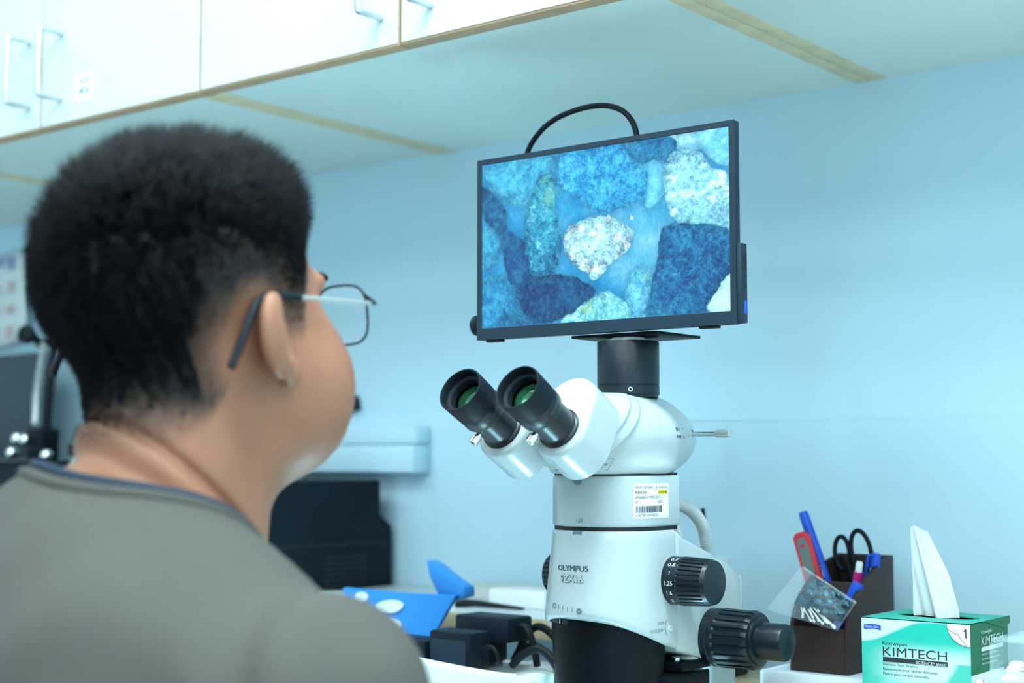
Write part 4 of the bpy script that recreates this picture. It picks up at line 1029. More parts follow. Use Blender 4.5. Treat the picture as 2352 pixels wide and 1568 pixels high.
G().box(bx1, bx1 + 0.0006, by0 + 0.008, by0 + 0.026, bz0 + 0.035, bz0 + 0.0395).build('maker_badge', 'print_navy', tb)
# the tissue itself
ts = []
for i, w in enumerate(np.linspace(0, 1, 30)):
    row = []
    left = np.interp(w, [0, 0.1, 0.5, 1], [-0.5685, -0.5700, -0.5715, -0.5715]); right = np.interp(w, [0, 0.15, 0.5, 0.8, 1], [-0.5265, -0.5285, -0.5375, -0.5500, -0.5580])
    z = 1.0565 + 0.0815 * w
    for s_ in np.linspace(0, 1, 40):
        x = left + (right - left) * s_
        y = 1.296 + 0.0065 * math.sin(s_ * 7.5 + 1.2 * w) * (1 - 0.45 * w) + 0.003 * math.sin(17 * s_ + 4 * w) * (1 - w * 0.6) + 0.006 * s_ * w
        row.append((x, y, z + 0.003 * math.sin(5 * s_) * w))
    ts.append(row)
G().grid(ts).build('tissue', 'tissue', None, angle=180, solid=0.0003, label='thin white tissue standing up out of the teal box', cat='tissue')

# clear box of cotton buds at the right edge, one bud lying in front
ab = thing('acrylic_box', (-0.405, 1.22, 0.970), 'clear acrylic box of cotton buds at the right edge of the picture', 'box')
ax0, ax1, ay0, ay1, az1 = -0.4535, -0.375, 1.175, 1.245, 1.0580
for b, nm in (((ax0, ax1, ay0, ay0 + 0.002, 0.970, 1.034), 'front_wall'), ((ax0, ax1, ay1 - 0.002, ay1, 0.970, az1), 'back_wall'), ((ax0, ax0 + 0.002, ay0 + 0.002, ay1 - 0.002, 0.970, az1 - 0.004), 'side_wall'), ((ax1 - 0.002, ax1, ay0 + 0.002, ay1 - 0.002, 0.970, az1 - 0.004), 'side_wall'), ((ax0, ax1, ay0 + 0.006, ay1, az1 - 0.003, az1), 'lid'), ((ax0 + 0.002, ax1 - 0.002, ay0 + 0.002, ay1 - 0.002, 0.970, 0.972), 'bottom'), ((ax0 + 0.002, ax1 - 0.002, ay0 + 0.002, ay1 - 0.002, 1.008, 1.010), 'inner_tray')):
    G().box(*b).build(nm, 'acrylic', ab, bevel=0.0006)
r_ = random.Random(5)
labels_b = []
for k in range(12):
    y = 1.183 + 0.0048 * (k % 6) + 0.004; z = 1.0130 + 0.0050 * (k // 6) + 0.0022 * (k % 6) + r_.random() * 0.002
    a = np.array((-0.4485, y, z + 0.006 + 0.002 * r_.random())); b = np.array((-0.382, y + 0.010 * r_.random(), z + 0.004 * r_.random()))
    L = np.linalg.norm(b - a); d = (b - a) / L
    G().tube([a, a + d * 0.002, a + d * 0.008, a + d * 0.011, b - d * 0.011, b - d * 0.008, b - d * 0.002, b], [0.0012, 0.0024, 0.0026, 0.0011, 0.0011, 0.0026, 0.0024, 0.0012], 10).build('cotton_bud', 'cotton', None, label='white cotton bud inside the clear acrylic box', cat='cotton bud', group='cotton buds in the acrylic box')
a = np.array((-0.461, 1.171, 1.0255)); b = np.array((-0.425, 1.158, 0.9725)); d = (b - a) / np.linalg.norm(b - a)
G().tube([a, a + d * 0.002, a + d * 0.008, a + d * 0.011, b - d * 0.011, b - d * 0.008, b - d * 0.002, b], [0.0012, 0.0024, 0.0026, 0.0011, 0.0011, 0.0026, 0.0024, 0.0012], 10).build('cotton_bud', 'cotton', None, label='single cotton bud leaning outside the clear acrylic box', cat='cotton bud')

# ------------------------------------------------------------------ things on the left, behind the person
dv = thing('black_device', (-1.50, 1.3, 0.75), 'large black boxy device with side vents on the bench', 'device')
xf = -1.385
sp = [(1.14, 0.75), (1.14, 1.173), (1.455, 1.173), (1.455, 1.128), (1.478, 1.112), (1.478, 0.75)]
G().prism(sp, (np.zeros(3), np.array([[0, 1, 0], [0, 0, 1], [1, 0, 0]], float).T), -1.62, xf).build('body', 'device_black', dv, bevel=0.004)
G().box(xf - 0.0004, xf + 0.0004, 1.20, 1.470, 1.0895, 1.0925).build('groove', 'seam_black', dv)
for k in range(6): G().box(xf - 0.0004, xf + 0.0006, 1.352, 1.427, 1.0725 - 0.0072 * k, 1.0755 - 0.0072 * k).build('vent_slot', 'seam_black', dv)

# blue file holder: a raking panel with oval windows and a tall fin
bf = thing('blue_file_holder', (-1.10, 1.19, 0.75), 'blue plastic file holder with pale oval cut-outs beside the black device', 'file holder')
oA, oB, oC = np.array((-1.168, 1.20, 1.060)), np.array((-1.027, 1.20, 1.060)), np.array((-1.110, 1.185, 0.962))
fr = (np.zeros(3), np.array([[1, 0, 0], [0, 0, 1], [0, -1, 0]], float).T)
pan = [(-1.200, 1.0575), (-1.105, 1.0565), (-1.0335, 1.0580), (-1.072, 1.005), (-1.085, 0.985), (-1.135, 0.900), (-1.20, 0.900)]
bm_ov = [(-1.128, 1.0405, 0.021, 0.0072, R(8)), (-1.131, 1.0195, 0.021, 0.0076, R(8)), (-1.170, 1.0480, 0.010, 0.0060, 0.1), (-1.172, 1.028, 0.014, 0.010, 0.1)]
G().prism(pan, fr, -1.206, -1.200).build('front_panel', 'blue_file', bf, bevel=0.001)
for (cx, cz, rx, rz, tl) in bm_ov:
    q = [(cx + rx * math.cos(a) * math.cos(tl) - rz * math.sin(a) * math.sin(tl), cz + rx * math.cos(a) * math.sin(tl) + rz * math.sin(a) * math.cos(tl)) for a in np.linspace(0, 2 * math.pi, 28, endpoint=False)]
    G().prism(q, fr, -1.1995, -1.1985 + 0.0005).build('oval_window', 'tray_white', bf)
fin = [(-1.082, 1.0925), (-1.070, 1.088), (-1.045, 1.074), (-1.028, 1.0665), (-1.0270, 1.0560), (-1.045, 1.0500), (-1.066, 1.0575), (-1.077, 1.0740)]
G().prism(fin, fr, -1.225, -1.207).build('fin', 'blue_file', bf, bevel=0.002)
G().box(-1.20, -1.10, 1.20, 1.245, 0.75, 0.906).build('tray_body', 'blue_file', bf, bevel=0.002)

# wrapped carton carrying the power bricks
wb = thing('wrapped_carton', (-0.985, 1.17, 0.75), 'crumpled white wrapped carton under the power bricks and cables', 'carton')
gp = []
xs_ = np.linspace(-1.076, -0.888, 24); ys_ = np.linspace(1.105, 1.245, 20)
def ctop(x, y): return 0.9885 + 0.003 * math.sin(37 * x) * math.cos(51 * y) + 0.002 * math.sin(90 * x + 60 * y)
bvs = []
topg = [[(x, y, ctop(x, y)) for y in ys_] for x in xs_]
rim = [(x, ys_[0]) for x in xs_] + [(xs_[-1], y) for y in ys_[1:]] + [(x, ys_[-1]) for x in xs_[::-1][1:]] + [(xs_[0], y) for y in ys_[::-1][1:-1]]
g = G().grid(topg); g.loft([[(x, y, 0.75) for x, y in rim], [(x, y, 0.85) for x, y in rim], [(x, y, ctop(x, y)) for x, y in rim]], caps=False); g.build('wrapping', 'wrap_white', wb, angle=60)
# a raised paper lip at the front
G().grid([[(x, 1.098 - 0.008 * w_ + 0.003 * math.sin(40 * x), 0.955 + 0.052 * w_ + 0.004 * math.sin(23 * x) * w_) for w_ in np.linspace(0, 1, 8)] for x in np.linspace(-1.075, -0.865, 26)]).build('paper_lip', 'wrap_white', wb, angle=180, solid=0.0008)
ZT = 0.9935
ad = thing('power_adapter', (-0.985, 1.14, ZT), 'upright black power brick at the front of the cable tangle', 'power adapter')
G().box(-0.998, -0.945, 1.118, 1.150, ZT, 1.032).build('case', 'adapter_black', ad, bevel=0.003)
G().box(-0.995, -0.950, 1.1176, 1.119, ZT + 0.006, 1.024).build('rating_label', 'plastic_black', ad)
G().tube(spline([(-0.946, 1.134, 1.015), (-0.930, 1.135, 1.018), (-0.925, 1.14, 1.004), (-0.94, 1.16, ZT + 0.003)], 6), 0.0022, 8).build('lead', 'rubber_black', ad)
ad = thing('power_adapter', (-0.985, 1.19, ZT), 'black power brick lying on top of the others, with a plug end', 'power adapter')
G().box(-1.035, -0.975, 1.165, 1.215, ZT, 1.018).build('case', 'adapter_black', ad, bevel=0.003)
G().box(-1.005, -0.935, 1.165, 1.205, 1.0185, 1.043).build('plug_body', 'adapter_black', ad, bevel=0.003)
ad = thing('power_adapter', (-1.045, 1.15, ZT), 'black power brick furthest left, half hidden by the blue holder', 'power adapter')
G().box(-1.062, -1.005, 1.120, 1.158, ZT, 1.020).build('case', 'adapter_black', ad, bevel=0.003)
G().box(-1.058, -1.012, 1.1196, 1.121, ZT + 0.005, 1.014).build('rating_label', 'plastic_black', ad)
cabs = [
 ([(-0.945, 1.185, 1.030), (-0.925, 1.18, 1.034), (-0.915, 1.18, 1.018), (-0.914, 1.185, ZT + 0.003)], 0.0036, 'short black cable dropping beside the power bricks'),
 ([(-0.965, 1.215, ZT + 0.003), (-0.955, 1.22, 1.020), (-0.940, 1.222, 1.030), (-0.920, 1.222, 1.020), (-0.900, 1.222, 0.9975), (-0.889, 1.225, ZT + 0.003)], 0.0040, 'large black cable loop nearest the wooden ledge'),
 ([(-0.955, 1.20, ZT + 0.004), (-0.945, 1.198, 1.008), (-0.925, 1.196, 1.014), (-0.908, 1.196, 1.006), (-0.900, 1.196, ZT + 0.004)], 0.0042, 'low black cable loop in the middle of the tangle'),
 ([(-0.930, 1.165, ZT + 0.004), (-0.915, 1.165, 1.010), (-0.895, 1.165, 1.016), (-0.878, 1.165, 1.006), (-0.872, 1.163, 0.985), (-0.872, 1.150, 0.93), (-0.874, 1.12, 0.85), (-0.88, 1.09, 0.79)], 0.0040, 'black cable running off the carton beside the microscope'),
 ([(-0.895, 1.235, ZT + 0.004), (-0.884, 1.243, 1.020), (-0.868, 1.262, 1.045), (-0.855, 1.272, 1.075), (-0.845, 1.276, 1.09)], 0.0030, 'thin black cable rising behind the microscope body'),
]
for pts, r, lb in cabs: G().tube(spline(pts, 10), r, 10).build('power_cable', 'rubber_black', None, label=lb, cat='cable', group='cables in the tangle')
# small things on the ledge
sb = thing('small_carton', (-1.08, 1.36, 1.033), 'small pale carton lying on the ledge behind the cables', 'carton')
G().box(-1.095, -1.015, 1.33, 1.39, 1.0335, 1.053).build('carton_body', 'paper_white', sb, bevel=0.001)
G().box(-1.093, -1.017, 1.332, 1.388, 1.053, 1.0545).build('lid', 'cream_plastic', sb, bevel=0.0005)
sb = thing('paper_stack', (-1.16, 1.42, 1.033), 'low cream stack of paper at the back of the ledge', 'paper stack')
for k in range(3): G().box(-1.235 + 0.004 * k, -1.13 + 0.003 * k, 1.40, 1.475, 1.0335 + 0.004 * k, 1.0372 + 0.004 * k).build('paper_sheet', 'cream_plastic', sb)
tw = thing('tweezers', (-1.06, 1.3, 1.033), 'thin dark tweezers lying on the ledge in front of the carton', 'tweezers')
G().tube([(-1.115, 1.295, 1.0365), (-1.090, 1.30, 1.0375), (-1.03, 1.308, 1.0355)], [0.0035, 0.0025, 0.0012], 8).build('arm', 'rubber_black', tw)
G().tube([(-1.115, 1.297, 1.0395), (-1.090, 1.305, 1.0395), (-1.03, 1.312, 1.0358)], [0.0035, 0.0025, 0.0012], 8).build('arm', 'rubber_black', tw)
an = thing('antenna', (-0.851, 1.40, 0.970), 'thin black antenna standing behind the corrugated hose', 'antenna')
G().tube([(-0.8500, 1.40, 1.005), (-0.8500, 1.40, 1.09), (-0.8512, 1.40, 1.125), (-0.8530, 1.40, 1.1475)], [0.0042, 0.0040, 0.0030, 0.0022], 12).build('rod', 'rubber_black', an)
G().box(-0.885, -0.815, 1.375, 1.430, 0.9705, 1.006).build('box', 'plastic_black', an, bevel=0.003)
hk = thing('wall_hook', (-1.475, YW, 1.27), 'small black wall hook beside the cheek of the person', 'hook')
G().prism([(-1.4800, 1.2655), (-1.4560, 1.2685), (-1.4600, 1.2860), (-1.4680, 1.2900), (-1.4800, 1.2890)], fr, -YW, -YW + 0.010).build('hook_plate', 'plastic_black', hk, bevel=0.001)
G().tube(spline([(-1.468, YW - 0.008, 1.272), (-1.468, YW - 0.020, 1.268), (-1.468, YW - 0.024, 1.277)], 6), 0.003, 8).build('hook_arm', 'plastic_black', hk)

# wall calendar, charcoal screen and lamp arm at the far left
cl = thing('wall_calendar', (-2.45, YW, 1.385), 'white wall calendar with blue and red print at the left edge', 'calendar')
G().grid([[(x + (0.016 - 0.10 * (1.56 - z)) * 0, YW - 0.004 - 0.010 * max(0, (x + 2.42) / 0.17) ** 2, z + 0.02 * ((x + 2.45) / 0.2) ** 2 * (1.56 - z) / 0.17) for z in np.linspace(1.388, 1.56, 10)] for x in np.linspace(-2.62, -2.245, 24)]).build('sheet', 'paper_white', cl, angle=180, solid=0.0006)
g = G(); fw = flat((-2.62, YW - 0.0055, 1.388), (1, 0, 0), (0, 0, 1), 0.009); letter(g, '10月', fw, 0.20, 0.33, 0.142, 0.165); g.build('month_title', 'print_navy', cl)
for m_, cols in (('print_grey', range(0, 5)), ('print_red', (5, 6))):
    g = G()
    for r_i in range(3):
        for c_ in cols: letter(g, str(1 + r_i * 7 + c_), fw, 0.03 + 0.047 * c_, 0.05 + 0.047 * c_, 0.10 - 0.037 * r_i, 0.118 - 0.037 * r_i)
    g.build('day_numbers', m_, cl)
ls = thing('charcoal_screen', (-2.15, 1.40, 0.75), 'dark charcoal screen panel at the left edge behind the lamp arm', 'screen')
G().box(-2.45, -2.085, 1.395, 1.415, 1.195, 1.372).build('panel', 'panel_charcoal', ls, bevel=0.003)
G().box(-2.45, -2.085, 1.393, 1.395, 1.190, 1.199).build('lower_trim', 'steel_satin', ls)
G().box(-2.42, -2.36, 1.40, 1.412, 0.78, 1.2).build('stand', 'plastic_black', ls)
G().box(-2.50, -2.27, 1.34, 1.46, 0.75, 0.78).build('foot', 'plastic_black', ls, bevel=0.004)
bxd = thing('dark_case', (-2.0, 1.25, 0.75), 'low black equipment case at the left edge below the lamp clamp', 'case')
G().box(-2.25, -1.862, 1.22, 1.38, 0.75, 1.1935).build('case_body', 'device_black', bxd, bevel=0.004)
G().box(-2.25, -1.862, 1.218, 1.382, 1.1935, 1.198).build('case_lid', 'device_black', bxd, bevel=0.0015)
la = thing('spring_lamp_arm', (-1.935, 1.30, 1.198), 'black lamp arm with a long steel spring clamped to the dark case', 'lamp arm')
G().tube([(-1.918, 1.30, 1.208), (-1.920, 1.30, 1.26), (-1.905, 1.30, 1.37), (-1.885, 1.30, 1.47)], 0.0065, 12).build('arm_tube', 'rubber_black', la)
p = spline([(-1.938, 1.294, 1.250), (-1.936, 1.294, 1.30), (-1.920, 1.294, 1.372)], 40)
th = np.linspace(0, 2 * math.pi * 34, 34 * 10); tt = np.linspace(0, 1, len(th)) * (len(p) - 1)
pc = np.stack([np.interp(tt, np.arange(len(p)), p[:, k]) for k in range(3)], 1)
G().tube(pc + 0.0062 * np.stack([np.cos(th), np.sin(th), 0 * th], 1), 0.0014, 6).build('spring', 'steel_satin', la)
G().lathe([(0.008, 0), (0.014, 0.003), (0.014, 0.012), (0.008, 0.015)], frame((-1.963, 1.296, 1.386), (0.3, -1, 0.1)), 24).build('pivot_knob', 'rubber_black', la)
G().tube([(-1.963, 1.30, 1.386), (-1.94, 1.30, 1.372), (-1.915, 1.30, 1.375)], 0.007, 10).build('pivot_link', 'rubber_black', la)
G().box(-1.948, -1.912, 1.285, 1.318, 1.1985, 1.246).build('clamp', 'rubber_black', la, bevel=0.003)
for x, z in ((-1.955, 1.231), (-1.935, 1.229), (-1.968, 1.210), (-1.880, 1.206)): G().lathe([(0.0065, 0), (0.0085, 0.003), (0.0085, 0.010), (0.005, 0.013)], frame((x, 1.280, z), (0, -1, 0)), 16).build('wing_screw', 'chrome', la)
ci = thing('white_instrument', (-1.74, 1.38, 1.198), 'rounded white instrument mostly hidden behind the neck', 'instrument')
G().lathe([(0.115, 0.75), (0.118, 1.10), (0.112, 1.20), (0.10, 1.245), (0.075, 1.285), (0.04, 1.30), (0.0, 1.303)], frame((-1.742, 1.355, 0), (0, 0, 1)), 48).build('housing', 'scope_white', ci)
G().lathe([(0.1165, 1.205), (0.1165, 1.222)], frame((-1.742, 1.355, 0), (0, 0, 1)), 48).build('dark_band', 'rubber_black', ci)

# ------------------------------------------------------------------ the seated person
HO = np.array((-0.793, 0.643, 1.2740))          # midpoint between the ears
HY, HP = R(6), R(7)                              # head turned a little left, tipped back
hf = np.array([-math.sin(HY) * math.cos(HP), math.cos(HY) * math.cos(HP), math.sin(HP)])
hr = np.array([math.cos(HY), math.sin(HY), 0.0]); hu = np.cross(hr, hf)
TX, TY = -0.797, 0.585                           # torso axis
person = thing('person', (TX, TY, 0.0), 'person with short black hair, glasses and a grey T-shirt, seen from behind', 'person')

def to_head(x, y, z):
    px, py, pz = x - HO[0], y - HO[1], z - HO[2]
    return (px * hr[0] + py * hr[1] + pz * hr[2], px * hf[0] + py * hf[1] + pz * hf[2], px * hu[0] + py * hu[1] + pz * hu[2])
def hw(p): return HO + hr * p[0] + hf * p[1] + hu * p[2]
EARC = (0.0805, -0.001, 0.002)
EA = R(23)
def ear_sdf(ax, hy, hz):
    # ear plate, leaning out a little at the back and raked backwards at the top
    c, s = math.cos(EA), math.sin(EA); c2, s2 = math.cos(R(12)), math.sin(R(12))
    dx, dy = ax - EARC[0], hy - EARC[1]; dz = hz - EARC[2]
    n = dx * c + dy * s; f0 = -dx * s + dy * c
    f = f0 * c2 + dz * s2; z = dz * c2 - f0 * s2
    e = ell(n, f, z, (0.002, -0.003, 0.004), (0.0085, 0.0200, 0.0285))
    e = smin(e, ell(n, f, z, (0.002, 0.012, -0.024), (0.0060, 0.0095, 0.0100)), 0.006)           # lobe
    e = smax(e, -ell(n, f, z, (0.0085, 0.006, 0.006), (0.0080, 0.0140, 0.0205)), 0.002)           # concha
    return smin(e, cap(n, f, z, (0.000, 0.012, 0.004), (0.001, 0.013, -0.012), 0.0035), 0.004)   # tragus
def head_sdf(hx, hy, hz):
    ax = np.abs(hx)
    d = ell(hx, hy, hz, (0, -0.005, 0.049), (0.077, 0.089, 0.0745))
    d = smin(d, ell(hx, hy, hz, (0, 0.030, 0.000), (0.068, 0.070, 0.098)), 0.03)
    d = smin(d, ell(ax, hy, hz, (0.044, 0.060, -0.030), (0.038, 0.041, 0.044)), 0.03)
    d = smin(d, ell(hx, hy, hz, (0, 0.054, -0.062), (0.061, 0.060, 0.037)), 0.03)
    d = smin(d, ell(hx, hy, hz, (0, 0.092, -0.082), (0.022, 0.017, 0.016)), 0.02)
    d = smin(d, ell(ax, hy, hz, (0.020, 0.087, 0.040), (0.030, 0.012, 0.010)), 0.014)           # brow
    d = smax(d, -ell(ax, hy, hz, (0.033, 0.112, 0.018), (0.017, 0.016, 0.010)), 0.010)           # sockets
    d = smin(d, cap(hx, hy, hz, (0, 0.098, 0.022), (0, 0.119, -0.018), 0.006, 0.0105), 0.010)
    d = smin(d, ell(ax, hy, hz, (0.012, 0.108, -0.021), (0.0075, 0.009, 0.0065)), 0.006)
    d = smin(d, ell(hx, hy, hz, (0, 0.100, -0.044), (0.022, 0.010, 0.0045)), 0.004)
    d = smin(d, ell(hx, hy, hz, (0, 0.099, -0.054), (0.020, 0.010, 0.0055)), 0.004)
    # ears
    e = ear_sdf(ax, hy, hz)
    return smin(d, e, 0.0045)
SHO, ELB, HAND = (0.190, 0.000, 1.062), (0.245, 0.010, 0.800), (0.115, 0.255, 0.690)
def body_sdf(x, y, z):
    hx, hy, hz = to_head(x, y, z)
    d = head_sdf(hx, hy, hz)
    nb = np.array((TX + 0.006, TY + 0.030, 1.100)); nt = hw((0, -0.008, -0.020))
    neck = cap(x, y, z, nt, nb, 0.0560, 0.0630)
    neck = smin(neck, cap(x, y, z, hw((0, 0.012, -0.050)), np.array((TX, TY + 0.055, 1.09)), 0.046, 0.052), 0.03)
    d = smin(d, neck, 0.022)
    tx = x - TX; ty = y - TY; ax = np.abs(tx)
    t = ell(tx, ty, z, (0, 0.0, 0.93), (0.168, 0.105, 0.235))
    t = smin(t, cap(ax, ty, z, (0.03, -0.004, 1.092), SHO, 0.062, 0.052), 0.04)
    t = smin(t, cap(ax, ty, z, (0.0, -0.006, 1.158), (0.105, -0.002, 1.086), 0.043, 0.048), 0.03)
    arm = smin(cap(ax, ty, z, SHO, ELB, 0.049, 0.040), cap(ax, ty, z, ELB, HAND, 0.040, 0.027), 0.02)
    # hand resting on the thigh: palm and five fingers
    h = cap(ax, ty, z, HAND, (0.105, 0.320, 0.672), 0.026, 0.022)
    for k in range(4):
        bx_ = 0.126 - 0.016 * k; ln = (0.052, 0.066, 0.072, 0.064)[k]
        h = smin(h, cap(ax, ty, z, (bx_, 0.330, 0.670), (bx_ - 0.004, 0.330 + ln * 0.62, 0.668), 0.0095, 0.0088), 0.004)
        h = np.minimum(h, cap(ax, ty, z, (bx_ - 0.004, 0.330 + ln * 0.62, 0.668), (bx_ - 0.006, 0.330 + ln, 0.654), 0.0088, 0.0078))
    h = smin(h, cap(ax, ty, z, (0.092, 0.280, 0.680), (0.066, 0.325, 0.668), 0.0115, 0.0095), 0.006)
    t = smin(t, smin(arm, h, 0.008), 0.02)
    # skin fold across the back of the neck
    sf = 0.1223 * x + 0.6493 * y + 0.7506 * z - 1.1982
    fold = 0.0045 * np.exp(-(sf / 0.0035) ** 2) * np.clip((0.665 - y) / 0.03, 0, 1) * (np.sqrt((x - TX) ** 2 + (y - TY - 0.03) ** 2) < 0.1)
    bulge = 0.0035 * np.exp(-((sf + 0.011) / 0.008) ** 2) * np.clip((0.665 - y) / 0.03, 0, 1) * (np.abs(x - TX) < 0.1)
    return smin(d, t, 0.006) + fold - bulge
bxs = nonuni(TX - 0.33, -0.90, -0.685, TX + 0.33, 0.0022, 0.0065)
bys = nonuni(TY - 0.16, 0.535, 0.775, TY + 0.43, 0.0022, 0.0065)
bzs = nonuni(0.60, 1.155, 1.42, 1.425, 0.0022, 0.0075)
P, Q = surface_nets(body_sdf, bxs, bys, bzs, proj=2)
body = np_mesh('body', P, Q, 'skin', person, angle=180)
# ---- where hair grows: depth inside the hair area (metres), negative outside
def hair_depth(hx, hy, hz):
    ax = np.abs(hx)
    # lower boundary height as a function of position round the head (hy front +)
    lim = np.interp(hy, [-0.12, -0.075, -0.055, -0.040, -0.026, -0.016, 0.004, 0.020, 0.034, 0.045, 0.060, 0.075, 0.09], [-0.062, -0.058, -0.050, -0.036, -0.016, 0.018, 0.028, 0.004, 0.004, 0.034, 0.064, 0.080, 0.094])
    wb = np.clip((ax - 0.030) / 0.045, 0, 1); wb = np.where(hy < 0, wb * wb * (3 - 2 * wb), 1)
    lim = lim * wb - 0.058 * (1 - wb)
    d = hz - lim
    ear = np.sqrt(((hy + 0.010) / 0.022) ** 2 + ((hz - 0.0) / 0.033) ** 2) - 1
    return np.where((ax > 0.05) & (hy > -0.05) & (hy < 0.02), np.minimum(d, ear * 0.024), d)
hx, hy, hz = to_head(P[:, 0], P[:, 1], P[:, 2])
on_ear = ear_sdf(np.abs(hx), hy, hz) < 0.002
hd_ = hair_depth(hx, hy, hz); hd_[on_ear] = -1; hd_[hz < -0.09] = -1
stub = np.clip((hd_ + 0.004) / np.interp(hy, [-0.06, -0.03], [0.040, 0.015]), 0, 1) ** 0.8 * 0.96
stub = stub * (1 - 0.38 * np.clip((hy - 0.002) / 0.012, 0, 1) * np.clip((0.060 - hz) / 0.035, 0, 1))
set_attr(body, 'stubble', stub)
# ---- hair strands
v0, v1, v2, v3 = (P[Q[:, k]] for k in range(4))
area = 0.5 * np.linalg.norm(np.cross(v2 - v0, v3 - v1), axis=1); ctr = (v0 + v1 + v2 + v3) / 4
fd = hair_depth(*to_head(*ctr.T)); hq = np.stack(to_head(*ctr.T), 1)
bad = (ear_sdf(np.abs(hq[:, 0]), hq[:, 1], hq[:, 2]) < 0.003) | (hq[:, 2] < -0.085)
w = np.where((fd > 0) & ~bad, area * np.clip(fd / np.interp(hq[:, 1], [-0.06, -0.03], [0.035, 0.014]), 0.10, 1) * (1 - 0.65 * np.clip((hq[:, 1] - 0.002) / 0.012, 0, 1) * np.clip((0.060 - hq[:, 2]) / 0.035, 0, 1)), 0); w /= w.sum()
NS = 62000
pick = RNG.choice(len(w), NS, p=w); r1 = RNG.random((NS, 1)); r2 = RNG.random((NS, 1))
root = (v0[pick] * (1 - r1) + v1[pick] * r1) * (1 - r2) + (v3[pick] * (1 - r1) + v2[pick] * r1) * r2
nrm = grads(body_sdf, root)
lh = np.stack(to_head(*root.T), 1); dep = hair_depth(*lh.T)
topw = np.clip((lh[:, 2] - 0.055) / 0.06, 0, 1); topw = topw * topw * (3 - 2 * topw)
length = np.interp(dep, [0, 0.018, 0.04, 0.08, 0.14], [0.0010, 0.003, 0.0065, 0.011, 0.014]) * (1 - topw) + (0.0275 + 0.015 * np.clip(lh[:, 1] / 0.08, 0, 1)) * topw
length *= RNG.uniform(0.72, 1.18, NS)
clump = np.stack([vnoise(lh[:, 0] * 160 + 9, lh[:, 1] * 160 + lh[:, 2] * 90, 200 + k, 2) - 0.5 for k in range(3)], 1)
nh = np.stack([nrm @ hr, nrm @ hf, nrm @ hu], 1)
dirn = nh + topw[:, None] * np.array([0, 0.42, 0.42]) + (1 - topw)[:, None] * np.array([0, -0.05, -0.35]) + clump * 1.5 + RNG.normal(0, 0.15, (NS, 3))
dirn /= np.linalg.norm(dirn, axis=1)[:, None]
bend = topw[:, None] * np.array([0, 0.25, 0.0]) + (1 - topw)[:, None] * np.array([0, -0.1, -0.45]) + RNG.normal(0, 0.12, (NS, 3))
Hm = np.stack([hr, hf, hu])
dw = dirn @ Hm; bw = bend @ Hm
p0 = root - nrm * 0.001; p1 = root + dw * length[:, None] * 0.5; p2 = root + dw * length[:, None] + bw * length[:, None] * 0.28
t_ = p2 - p0; t_ /= np.linalg.norm(t_, axis=1)[:, None]
sa = np.cross(t_, RNG.normal(0, 1, (NS, 3))); sa /= np.linalg.norm(sa, axis=1)[:, None]; sb_ = np.cross(t_, sa)
rad = np.interp(length, [0.002, 0.02], [0.00016, 0.00030])[:, None]
V = []
for c_, k in ((p0, 1.0), (p1, 0.85)):
    for a in (0, 2.0944, 4.18879): V.append(c_ + rad * k * (sa * math.cos(a) + sb_ * math.sin(a)))
V.append(p2)
V = np.stack(V, 1).reshape(-1, 3); base = (np.arange(NS) * 7)[:, None]
tri = np.concatenate([base + np.array(q)[None] for q in ((0, 1, 4), (0, 4, 3), (1, 2, 5), (1, 5, 4), (2, 0, 3), (2, 3, 5), (3, 4, 6), (4, 5, 6), (5, 3, 6))])
np_mesh('hair', V, tri, 'hair_black', person, angle=180, kind='stuff', label='short spiky black hair with faded sides')
# eyes, brows
for s in (1, -1):
    G().lathe([(0.0118 * math.sin(a), -0.0118 * math.cos(a)) for a in np.linspace(0.05, math.pi - 0.05, 12)], frame(hw((0.033 * s, 0.0885, 0.016)), hf), 24).build('eye', 'eye_white', person)
    G().lathe([(0.0055, 0.0108), (0.003, 0.0118), (0.0, 0.0120)], frame(hw((0.033 * s, 0.0885, 0.016)), hf), 20).build('iris', 'hair_black', person)
    G().tube(spline([hw((0.012 * s, 0.108, 0.040)), hw((0.030 * s, 0.106, 0.045)), hw((0.050 * s, 0.091, 0.042))], 6), [0.0028] * 12 + [0.0015], 8).build('eyebrow', 'hair_black', person)

# ---- T-shirt
NECKC = np.array((TX + 0.010, TY + 0.022, 1.156)); NN = np.array((0.08, 0.18, 1.0)); NN /= np.linalg.norm(NN)
nx_ = np.array((1.0, 0, -NN[0] / NN[2])); nx_ /= np.linalg.norm(nx_); ny_ = np.cross(NN, nx_)
def shirt_outer(x, y, z):
    tx = x - TX; ty = y - TY; ax = np.abs(tx)
    t = ell(tx, ty, z, (0, 0.0, 0.92), (0.190, 0.128, 0.270))
    t = smin(t, ell(tx, ty, z, (0, -0.050, 1.035), (0.150, 0.070, 0.110)), 0.05)
    t = smin(t, cap(ax, ty, z, (0.02, -0.004, 1.098), (0.184, 0.0, 1.058), 0.070, 0.060), 0.05)
    t = smin(t, cap(ax, ty, z, (0.0, -0.010, 1.148), (0.108, -0.004, 1.084), 0.053, 0.056), 0.035)
    t = smin(t, cap(ax, ty, z, (0.184, 0, 1.058), (0.243, 0.010, 0.870), 0.060, 0.058), 0.035)
    # creases
    wob = 0.0022 * np.sin(60 * z + 22 * tx + 9 * np.sin(14 * tx + 3)) * np.exp(-((z - 1.09) / 0.06) ** 2) + 0.0030 * np.sin(34 * tx + 48 * z + 2 * np.sin(20 * z)) * np.exp(-((ax - 0.19) / 0.06) ** 2) + 0.0015 * np.sin(23 * z - 30 * ty)
    return t + wob
